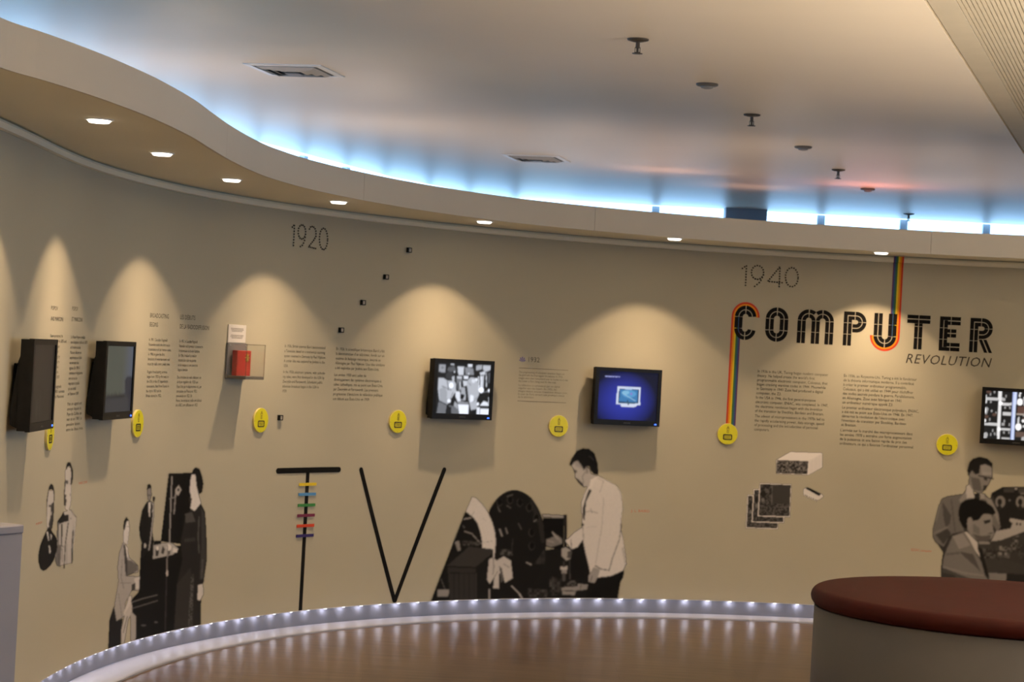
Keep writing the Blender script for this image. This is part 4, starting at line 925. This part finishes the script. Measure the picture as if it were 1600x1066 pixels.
# ------------------------------------------------------------------ wall-mounted screens
def put(px, py, off, name):
    s, z = onwall(px, py, off); s, z = float(s), float(z); p = wpt(s, z, 0)
    return empty(name, p, wang(s))
TW, THT, TD = .50, .395, .104
def screen_raster(corners, nu=110, nv=84):
    """picture coordinates of a crop mapped over the screen by its panel corners"""
    tl, tr_, br_, bl = [np.array(c, float) for c in corners]
    U, V = np.meshgrid(np.linspace(.052, .948, nu), np.linspace(.062, .905, nv))
    Q = ((1-U)*(1-V))[..., None]*tl+(U*(1-V))[..., None]*tr_+(U*V)[..., None]*br_+((1-U)*V)[..., None]*bl
    r = Ras(0, 0, 1, 1); r.X, r.Y = Q[..., 0], Q[..., 1]; r.C = np.zeros(U.shape+(3,)); r.A = np.ones(U.shape); r.tint = np.array((.86, .90, 1.0)); r.gain = 1.1; r.U, r.V = U, V
    return r
def television(px, py, r, strength, label):
    e = put(px, py, TD, 'wall_screen'); tag(e, label, 'screen', 'flat screens on the curved wall')
    y1 = -TD
    sx, st, sb = .052*TW, .062*THT, .095*THT
    bm = bmesh.new()
    fl = lambda i: [(-TW/2+i, -THT/2+i), (TW/2-i, -THT/2+i), (TW/2-i, THT/2-i), (-TW/2+i, THT/2-i)]
    ringplate(bm, fl(0), [(-TW/2+sx, -THT/2+sb), (TW/2-sx, -THT/2+sb), (TW/2-sx, THT/2-st), (-TW/2+sx, THT/2-st)], y1+.02, y1)
    bmesh.ops.recalc_face_normals(bm, faces=bm.faces); bz = finish('bezel', bm, M['black'], e)
    pos = np.stack([(r.U-.5)*TW, np.full(r.U.shape, y1+.006), (.5-r.V)*THT], -1)
    r.mesh('screen', pos, screen_mat('screen_picture', strength), e, keep_all=True)
    bm = bmesh.new(); a = [(-TW/2+.003, -THT/2+.003), (TW/2-.003, -THT/2+.003), (TW/2-.003, THT/2-.003), (-TW/2+.003, THT/2-.003)]
    prism(bm, [(x, y1+.02, z) for x, z in a], (0, .036, 0)); bmesh.ops.recalc_face_normals(bm, faces=bm.faces); finish('housing', bm, M['black'], e)
    bm = bmesh.new()
    q = [(y1+.056, -.185), (y1+.056, .13), (y1+.066, .10), (y1+.090, -.10), (y1+.090, -.17)]
    prism(bm, [(-.235, y, z) for y, z in q], (.47, 0, 0)); bmesh.ops.recalc_face_normals(bm, faces=bm.faces); finish('rear_box', bm, M['black'], e)
    bm = bmesh.new(); box(bm, (0, -.006, -.03), (.30, .010, .24), .003); box(bm, (0, -.022, -.03), (.16, .030, .16), .003); finish('mount_bracket', bm, M['black'], e)
    bm = bmesh.new(); box(bm, (TW/2-.032, y1-.001, -THT/2+.014), (.016, .004, .008), .001); finish('power_light', bm, M['bluelit'], bz)
    me = text_mesh('SAMSUNG', xs=1.15); n_ = len(me.vertices); co = np.empty(n_*3); me.vertices.foreach_get('co', co); co = co.reshape(-1, 3)
    k = .052/co[:, 0].max(); P = np.stack([co[:, 0]*k-.026, np.full(n_, y1-.0006), co[:, 1]*k*1.2-THT/2+.013], -1)
    me.vertices.foreach_set('co', P.ravel()); me.materials.clear(); me.materials.append(M['mark']); me.update()
    o = bpy.data.objects.new('maker_mark', me); COL.objects.link(o); o.parent = bz
# first: almost black screen
r = screen_raster([(0, 0), (100, 0), (100, 100), (0, 100)], 40, 30); r.C[:] = np.array((.017, .013, .011)); r.C *= (1-.25*r.V)[..., None]
r.E(30, 75, 3, 10, (.032, .029, .026)).E(42, 70, 2, 12, (.030, .028, .025)); r.blur(2)
television(69, 601.5, r, 1.0, 'wall screen showing plain dark brown, nearest at the left')
# second: faint skyline
r = screen_raster([(0, 0), (100, 0), (100, 100), (0, 100)], 60, 50)
r.C[:] = np.array((.066, .074, .060)); g = np.clip((r.U-.6)/.3, 0, 1)[..., None]; r.C = r.C*(1-g)+np.array((.080, .092, .120))*g
r.P([(0, 70), (30, 69), (60, 68), (100, 62), (100, 100), (0, 100)], (.030, .033, .040))
r.P([(70, 50), (80, 44), (95, 46), (100, 55), (100, 100), (80, 70), (72, 62)], (.022, .024, .034))
for x in (8, 14, 18, 27, 34, 38, 42, 52): r.P([(x, 73), (x+2, 60+(x % 5)), (x+4, 73)], (.010, .011, .012))
r.L([(0, 72), (70, 71)], 3, (.012, .013, .015)); r.blur(1)
television(187.5, 594.5, r, 1.0, 'wall screen with a faint grey skyline, second from the left')
# third: black and white film of two people in a laboratory
r = screen_raster([(50, 40), (970, 85), (910, 995), (0, 975)]); r.t = (0, 0, 1); r.C[:] = .012
bw = [([(120, 135), (215, 140), (212, 265), (112, 250)], .35), ([(250, 180), (350, 160), (380, 230), (300, 250), (245, 230)], .13), ([(290, 120), (350, 125), (345, 150), (295, 145)], .55),
      ([(105, 345), (180, 345), (240, 385), (340, 390), (370, 430), (375, 560), (340, 600), (280, 690), (240, 760), (120, 700), (100, 520)], .50), ([(120, 520), (200, 480), (240, 560), (230, 650), (290, 690), (240, 760), (130, 700)], .38),
      ([(110, 710), (235, 760), (215, 910), (75, 910)], .20), ([(215, 300), (250, 245), (310, 250), (350, 330), (330, 385), (290, 370), (225, 355)], .06), ([(310, 330), (350, 315), (352, 380), (320, 392)], .5),
      ([(400, 165), (500, 170), (490, 300), (420, 305), (400, 250)], .6), ([(510, 180), (560, 180), (640, 200), (650, 300), (520, 290)], .28), ([(555, 130), (630, 130), (625, 175), (560, 170)], .7), ([(655, 180), (668, 180), (668, 300), (655, 300)], .03),
      ([(385, 320), (465, 320), (460, 355), (385, 350)], .55), ([(490, 310), (560, 310), (560, 360), (495, 355)], .8), ([(380, 360), (470, 360), (450, 540), (390, 540)], .22), ([(395, 420), (410, 420), (410, 540), (395, 540)], .03), ([(430, 400), (445, 400), (445, 520), (430, 520)], .6), ([(450, 400), (470, 380), (470, 520), (452, 520)], .03),
      ([(478, 390), (540, 390), (540, 460), (490, 475)], .6), ([(455, 490), (510, 490), (520, 590), (450, 580)], .4), ([(540, 400), (600, 330), (690, 350), (720, 450), (727, 600), (690, 680), (695, 820), (600, 840), (575, 720), (550, 640), (540, 500)], .46),
      ([(590, 600), (640, 620), (640, 700), (580, 720)], .85), ([(370, 550), (430, 550), (445, 640), (445, 700), (400, 720), (360, 620)], .75), ([(430, 580), (520, 590), (520, 690), (435, 690)], .45), ([(436, 592), (508, 600), (478, 682), (440, 672)], .01),
      ([(400, 700), (560, 718), (560, 745), (400, 738)], .3), ([(400, 748), (566, 757), (560, 935), (425, 930)], .88), ([(255, 760), (330, 780), (410, 830), (415, 920), (300, 920)], .18), ([(350, 700), (390, 740), (400, 830), (340, 780)], .4), ([(225, 760), (300, 800), (300, 910), (215, 910)], .02),
      ([(690, 150), (780, 140), (775, 210), (685, 230)], .40), ([(790, 150), (915, 150), (910, 220), (835, 250), (790, 215)], .5), ([(740, 262), (820, 238), (832, 290), (750, 302)], .6), ([(745, 310), (802, 310), (796, 500), (745, 500)], .55), ([(760, 310), (775, 310), (772, 500), (758, 500)], .8),
      ([(580, 845), (690, 830), (680, 940), (575, 930)], .015), ([(740, 765), (800, 700), (860, 720), (877, 770)], .8), ([(690, 800), (740, 800), (725, 940), (685, 935)], .8), ([(745, 820), (880, 820), (875, 948), (735, 942)], .85), ([(870, 270), (905, 260), (900, 420), (868, 420)], .12)]
for p, v in bw: r.P(p, v*.85)
r.E(300, 460, 35, 45, .85).E(760, 530, 42, 42, .92).E(880, 540, 18, 24, .8).E(640, 390, 30, 30, .6).E(690, 370, 22, 24, .7).E(570, 280, 14, 12, .6).E(350, 250, 10, 14, .6).E(705, 745, 18, 24, .8).E(265, 700, 30, 30, .75).E(315, 720, 16, 22, .02).E(170, 185, 22, 22, .2)
r.L([(722, 330), (727, 520)], 14, .7).L([(840, 270), (842, 480)], 12, .55).L([(800, 562), (890, 548)], 8, .3).L([(160, 470), (230, 500), (250, 530)], 10, .1).L([(240, 400), (260, 520), (300, 530)], 12, .12).L([(120, 700), (240, 765)], 16, .03).L([(550, 400), (600, 460)], 8, .2).L([(540, 480), (560, 690)], 12, .06).L([(690, 640), (640, 720)], 8, .2).L([(875, 650), (880, 760)], 12, .4).L([(330, 560), (280, 680)], 8, .2)
r.blur(2); television(724.6, 609, r, 1.0, 'wall screen playing a black and white film of two people at work')
# fourth: blue screen with a white monitor
r = screen_raster([(682, 232), (1135, 257), (1108, 660), (655, 635)]); g = np.clip(1-np.hypot((r.U-.44)/.50, (r.V-.56)/.52)**1.8, 0, 1)[..., None]
r.C[:] = np.array((.002, .002, .016))+g*np.array((.024, .036, .36))
r.P([(824, 370), (986, 380), (979, 507), (814, 498)], (.62, .68, .85)); r.P([(838, 386), (973, 393), (966, 489), (828, 484)], (.012, .03, .09)); r.P([(843, 392), (967, 398), (961, 482), (834, 478)], (.05, .20, .44)); r.E(905, 425, 48, 26, (.10, .32, .60)).E(880, 415, 26, 14, (.22, .48, .70))
r.L([(862, 420), (900, 445), (945, 474)], 6, (.30, .52, .70)).E(905, 388, 30, 8, (.5, .62, .8)).E(920, 425, 8, 8, (.25, .2, .6)).P([(838, 500), (962, 505), (946, 518), (850, 515)], (.65, .70, .85)).L([(892, 470), (898, 500)], 8, (.03, .06, .10)).L([(830, 487), (965, 491)], 6, (.06, .14, .2))
x = 746
for w_ in (16, 9, 20, 14, 22, 12): r.L([(x, 298+(x-746)*.05), (x+w_-4, 298+(x+w_-746)*.05)], 8, (.35, .38, .72)); x += w_+1
r.blur(1); television(981.5, 620.5, r, 1.0, 'wall screen showing a white monitor on bright blue')
# fifth: black and white grid of equipment
r = screen_raster([(105, 130), (1100, 178), (1065, 975), (70, 925)]); r.C[:] = .012; r.tint = np.array((.95, .93, .92))
for x0 in (0, 520):
    q = lambda p: [(x+x0, y+x0*.05) for x, y in p]
    for p, v in (([(325, 170), (370, 170), (345, 885), (305, 885)], .62), ([(150, 275), (320, 280), (318, 322), (150, 315)], .42), ([(370, 350), (505, 352), (503, 392), (370, 390)], .5), ([(385, 480), (500, 485), (498, 535), (385, 530)], .45),
                 ([(130, 635), (310, 640), (305, 680), (130, 672)], .45), ([(365, 705), (490, 710), (488, 748), (365, 742)], .45), ([(370, 840), (485, 845), (480, 880), (370, 875)], .35), ([(370, 280), (420, 285), (418, 330), (370, 322)], .35), ([(365, 630), (410, 635), (405, 675), (365, 670)], .3),
                 ([(128, 430), (165, 410), (190, 440), (165, 520), (135, 510)], .3), ([(118, 790), (160, 765), (185, 800), (160, 870), (115, 865)], .35), ([(145, 240), (165, 240), (165, 360), (145, 360)], .5)): r.P(q(p), v)
    for (a, b) in ((215, 235), (270, 200), (220, 340), (232, 470), (425, 260), (415, 420), (480, 420), (405, 610), (475, 660), (470, 770), (400, 770), (220, 800), (275, 790), (250, 745), (205, 590), (290, 500)): r.E(a+x0, b+x0*.05, 10, 22, .28)
    for (a, b) in ((190, 200), (160, 550), (270, 520)): r.E(a+x0, b+x0*.05, 32, 24, (.10, .055, .04))
    r.E(355+x0, 360, 26, 26, .85).E(335+x0, 725, 26, 26, .8).E(140+x0, 605, 20, 24, .7).E(140+x0, 460, 14, 40, .8)
r.P([(520, 180), (575, 185), (535, 885), (485, 880)], (.45, .52, .85)).P([(540, 185), (568, 187), (530, 885), (505, 880)], (.70, .78, 1.0))
r.E(615, 340, 40, 50, .8).E(595, 690, 40, 50, .8).L([(620, 190), (612, 260)], 24, .6).L([(600, 560), (590, 640)], 22, .5).P([(580, 400), (680, 400), (680, 500), (580, 500)], (.12, .06, .045)).L([(580, 510), (680, 515)], 30, (.4, .33, .28)).P([(560, 760), (680, 760), (680, 830), (560, 830)], (.14, .09, .07))
r.blur(1); television(1590, 652, r, 1.0, 'wall screen with a grid of equipment, cut by the right edge')

# ------------------------------------------------------------------ yellow discs
def rrect(w, h, r, n=4):
    out = []
    for cx, cy, a in ((w/2-r, h/2-r, 0), (-w/2+r, h/2-r, 90), (-w/2+r, -h/2+r, 180), (w/2-r, -h/2+r, 270)):
        for i in range(n+1): t = math.radians(a+90*i/n); out.append((cx+r*math.cos(t), cy+r*math.sin(t)))
    return out
def disc(px, py, label):
    e = put(px, py, .012, 'yellow_disc'); tag(e, label, 'sign', 'yellow discs with a small television symbol')
    R_, y = .0745, -.013
    bm = bmesh.new(); P = [(R_, -.001), (R_, y+.002), (R_-.002, y)]
    rings = [[bm.verts.new((rr*math.cos(a), yy, rr*math.sin(a))) for a in np.linspace(0, 2*math.pi, 48, endpoint=False)] for rr, yy in P]
    for A, B in zip(rings[:-1], rings[1:]):
        for i in range(48): bm.faces.new((A[i], A[(i+1) % 48], B[(i+1) % 48], B[i])).material_index = 1
    bm.faces.new(rings[-1]); bm.faces.new(rings[0][::-1]); bmesh.ops.recalc_face_normals(bm, faces=bm.faces)
    finish('disc_plate', bm, [M['yellow'], M['yellowedge']], e)
    bm = bmesh.new(); zz = -.021
    ringplate(bm, [(a, b+zz) for a, b in rrect(.066, .040, .008)], [(a, b+zz) for a, b in rrect(.051, .026, .004)], y+.0005, y-.0012); bmesh.ops.recalc_face_normals(bm, faces=bm.faces)
    finish('television_symbol', bm, M['darkink'], e)
    bm = bmesh.new()
    for x in (-.014, 0, .014): ringplate(bm, [(a+x, b+zz) for a, b in rrect(.0105, .019, .004)], [(a+x, b+zz) for a, b in rrect(.0055, .012, .0025)], y+.0005, y-.001)
    finish('digits', bm, M['olive'], e)
    bm = bmesh.new()
    def bar(p, q, w=.003):
        p, q = Vector(p), Vector(q); d = (q-p).normalized(); nn = Vector((-d.y, d.x))*w/2
        prism(bm, [(v.x, y+.0004, v.y) for v in (p+nn, q+nn, q-nn, p-nn)], (0, -.0014, 0))
    bar((-.009, .036), (0, .055)); bar((.009, .036), (0, .055)); bar((-.006, .042), (.006, .042))
    for k in range(3): bar((-.009, .032-k*.009), (0, .027-k*.009)); bar((.009, .032-k*.009), (0, .027-k*.009))
    bmesh.ops.recalc_face_normals(bm, faces=bm.faces); finish('mast_symbol', bm, M['olive'], e)
    bm = bmesh.new()
    for a in (0, 180, 270): box(bm, (.066*math.cos(math.radians(a)), y, .066*math.sin(math.radians(a))-.004*(a != 270)), (.0035, .001, .0035))
    finish('edge_ticks', bm, M['olive'], e)
for q, t in (((79, 679), 'half hidden under the first screen'), ((216, 662), 'right of the second screen'), ((408, 657), 'below the red box'), ((622, 659), 'left of the black and white screen'),
             ((873, 666), 'between the film screen and the blue screen'), ((1137, 678.5), 'at the foot of the rainbow stripe'), ((1480, 695), 'above the two men at the computer')):
    disc(*q, 'round yellow disc with a television symbol '+t)

# small black square hooks
for q, t in (((641, 391), 'topmost of the diagonal row'), ((605, 433), 'second from the top of the diagonal row'), ((569, 473), 'third from the top of the diagonal row'),
             ((535, 516), 'lowest of the diagonal row'), ((440, 653), 'alone beside the disc below the red box')):
    e = put(*q, .02, 'picture_hook'); tag(e, 'small black square wall hook, '+t, 'hook', 'small black square hooks')
    sq = lambda r_: [(-r_, -r_), (r_, -r_), (r_, r_), (-r_, r_)]
    bm = bmesh.new(); ringplate(bm, sq(.016), sq(.0105), -.0005, -.020); bmesh.ops.recalc_face_normals(bm, faces=bm.faces); finish('square_tube', bm, M['black'], e)
    bm = bmesh.new(); box(bm, (0, -.0095, 0), (.021, .018, .021)); finish('plug', bm, M['plug'], e)

# ------------------------------------------------------------------ red box in its clear case, and its card
s, z = w1(366.5, 564); p = wpt(s, z, .003); az = wang(s)
e = tag(empty('display_case', p, az), 'clear acrylic wall case on a grey back plate holding the red box', 'display case')
cw, chh, cd = .20, .20, .14
bm = bmesh.new(); box(bm, (0, -.006, 0), (.205, .012, .21), .002); finish('back_plate', bm, M['casegrey'], e)
for nm, c, d, mm in (('clear_panel', (0, -cd, .0), (cw, .003, chh), 'acryl'), ('clear_panel', (-cw/2, -cd/2-.006, 0), (.003, cd-.012, chh), 'acryl'), ('clear_panel', (cw/2, -cd/2-.006, 0), (.003, cd-.012, chh), 'acryl'), ('clear_panel', (0, -cd/2-.006, chh/2), (cw, cd-.012, .003), 'acryl')):
    bm = bmesh.new(); box(bm, c, d); finish(nm, bm, M[mm], e)
bm = bmesh.new()
for xx in (-cw/2, cw/2): box(bm, (xx, -cd, 0), (.005, .005, chh+.003))
box(bm, (0, -cd, chh/2), (cw, .005, .005)); finish('edge_strips', bm, M['acryledge'], e)
bm = bmesh.new(); box(bm, (0, -cd/2-.006, -chh/2+.006), (cw, cd-.010, .018), .002); finish('tray', bm, M['tray'], e)
bm = bmesh.new()
for xx in (-.085, .085):
    for zz in (-.09, .09): lathe(bm, [(0, 0), (.005, 0), (.005, .004), (0, .004)], 10, (xx, -.014, zz))
finish('screws', bm, M['metal'], e)
c = Matrix.Rotation(az, 4, 'Z') @ Vector((0, -.045, -.012)); e = tag(empty('red_box', (p[0]+c.x, p[1]+c.y, p[2]+c.z), az), 'small red box with a gold emblem standing inside the clear case', 'box')
bm = bmesh.new(); box(bm, (0, 0, 0), (.150, .036, .150), .003); finish('box_body', bm, M['redbox'], e)
bm = bmesh.new(); L = []
for i in range(16):
    a = 2*math.pi*i/16; rr = (.026, .013)[i % 2]; L.append((.030+rr*math.cos(a), -.0180, .034+rr*1.1*math.sin(a)))
prism(bm, L, (0, -.003, 0)); bmesh.ops.recalc_face_normals(bm, faces=bm.faces); finish('gold_emblem', bm, M['gold'], e)
s2, z2 = w1(368.6, 521.5); e = tag(empty('label_card', wpt(s2, z2, .002), wang(s2)), 'small white information card above the red box case', 'card')
bm = bmesh.new(); box(bm, (0, -.004, 0), (.19, .007, .104), .001); finish('card_sheet', bm, M['card'], e)
bm = bmesh.new()
for i, zz in enumerate((.030, .022, .014, -.010, -.018, -.026)): box(bm, (-.004+.003*(i % 2), -.0078, zz), (.135-.02*(i % 3 == 2), .0006, .0035))
finish('print_lines', bm, M['textgrey'], e)
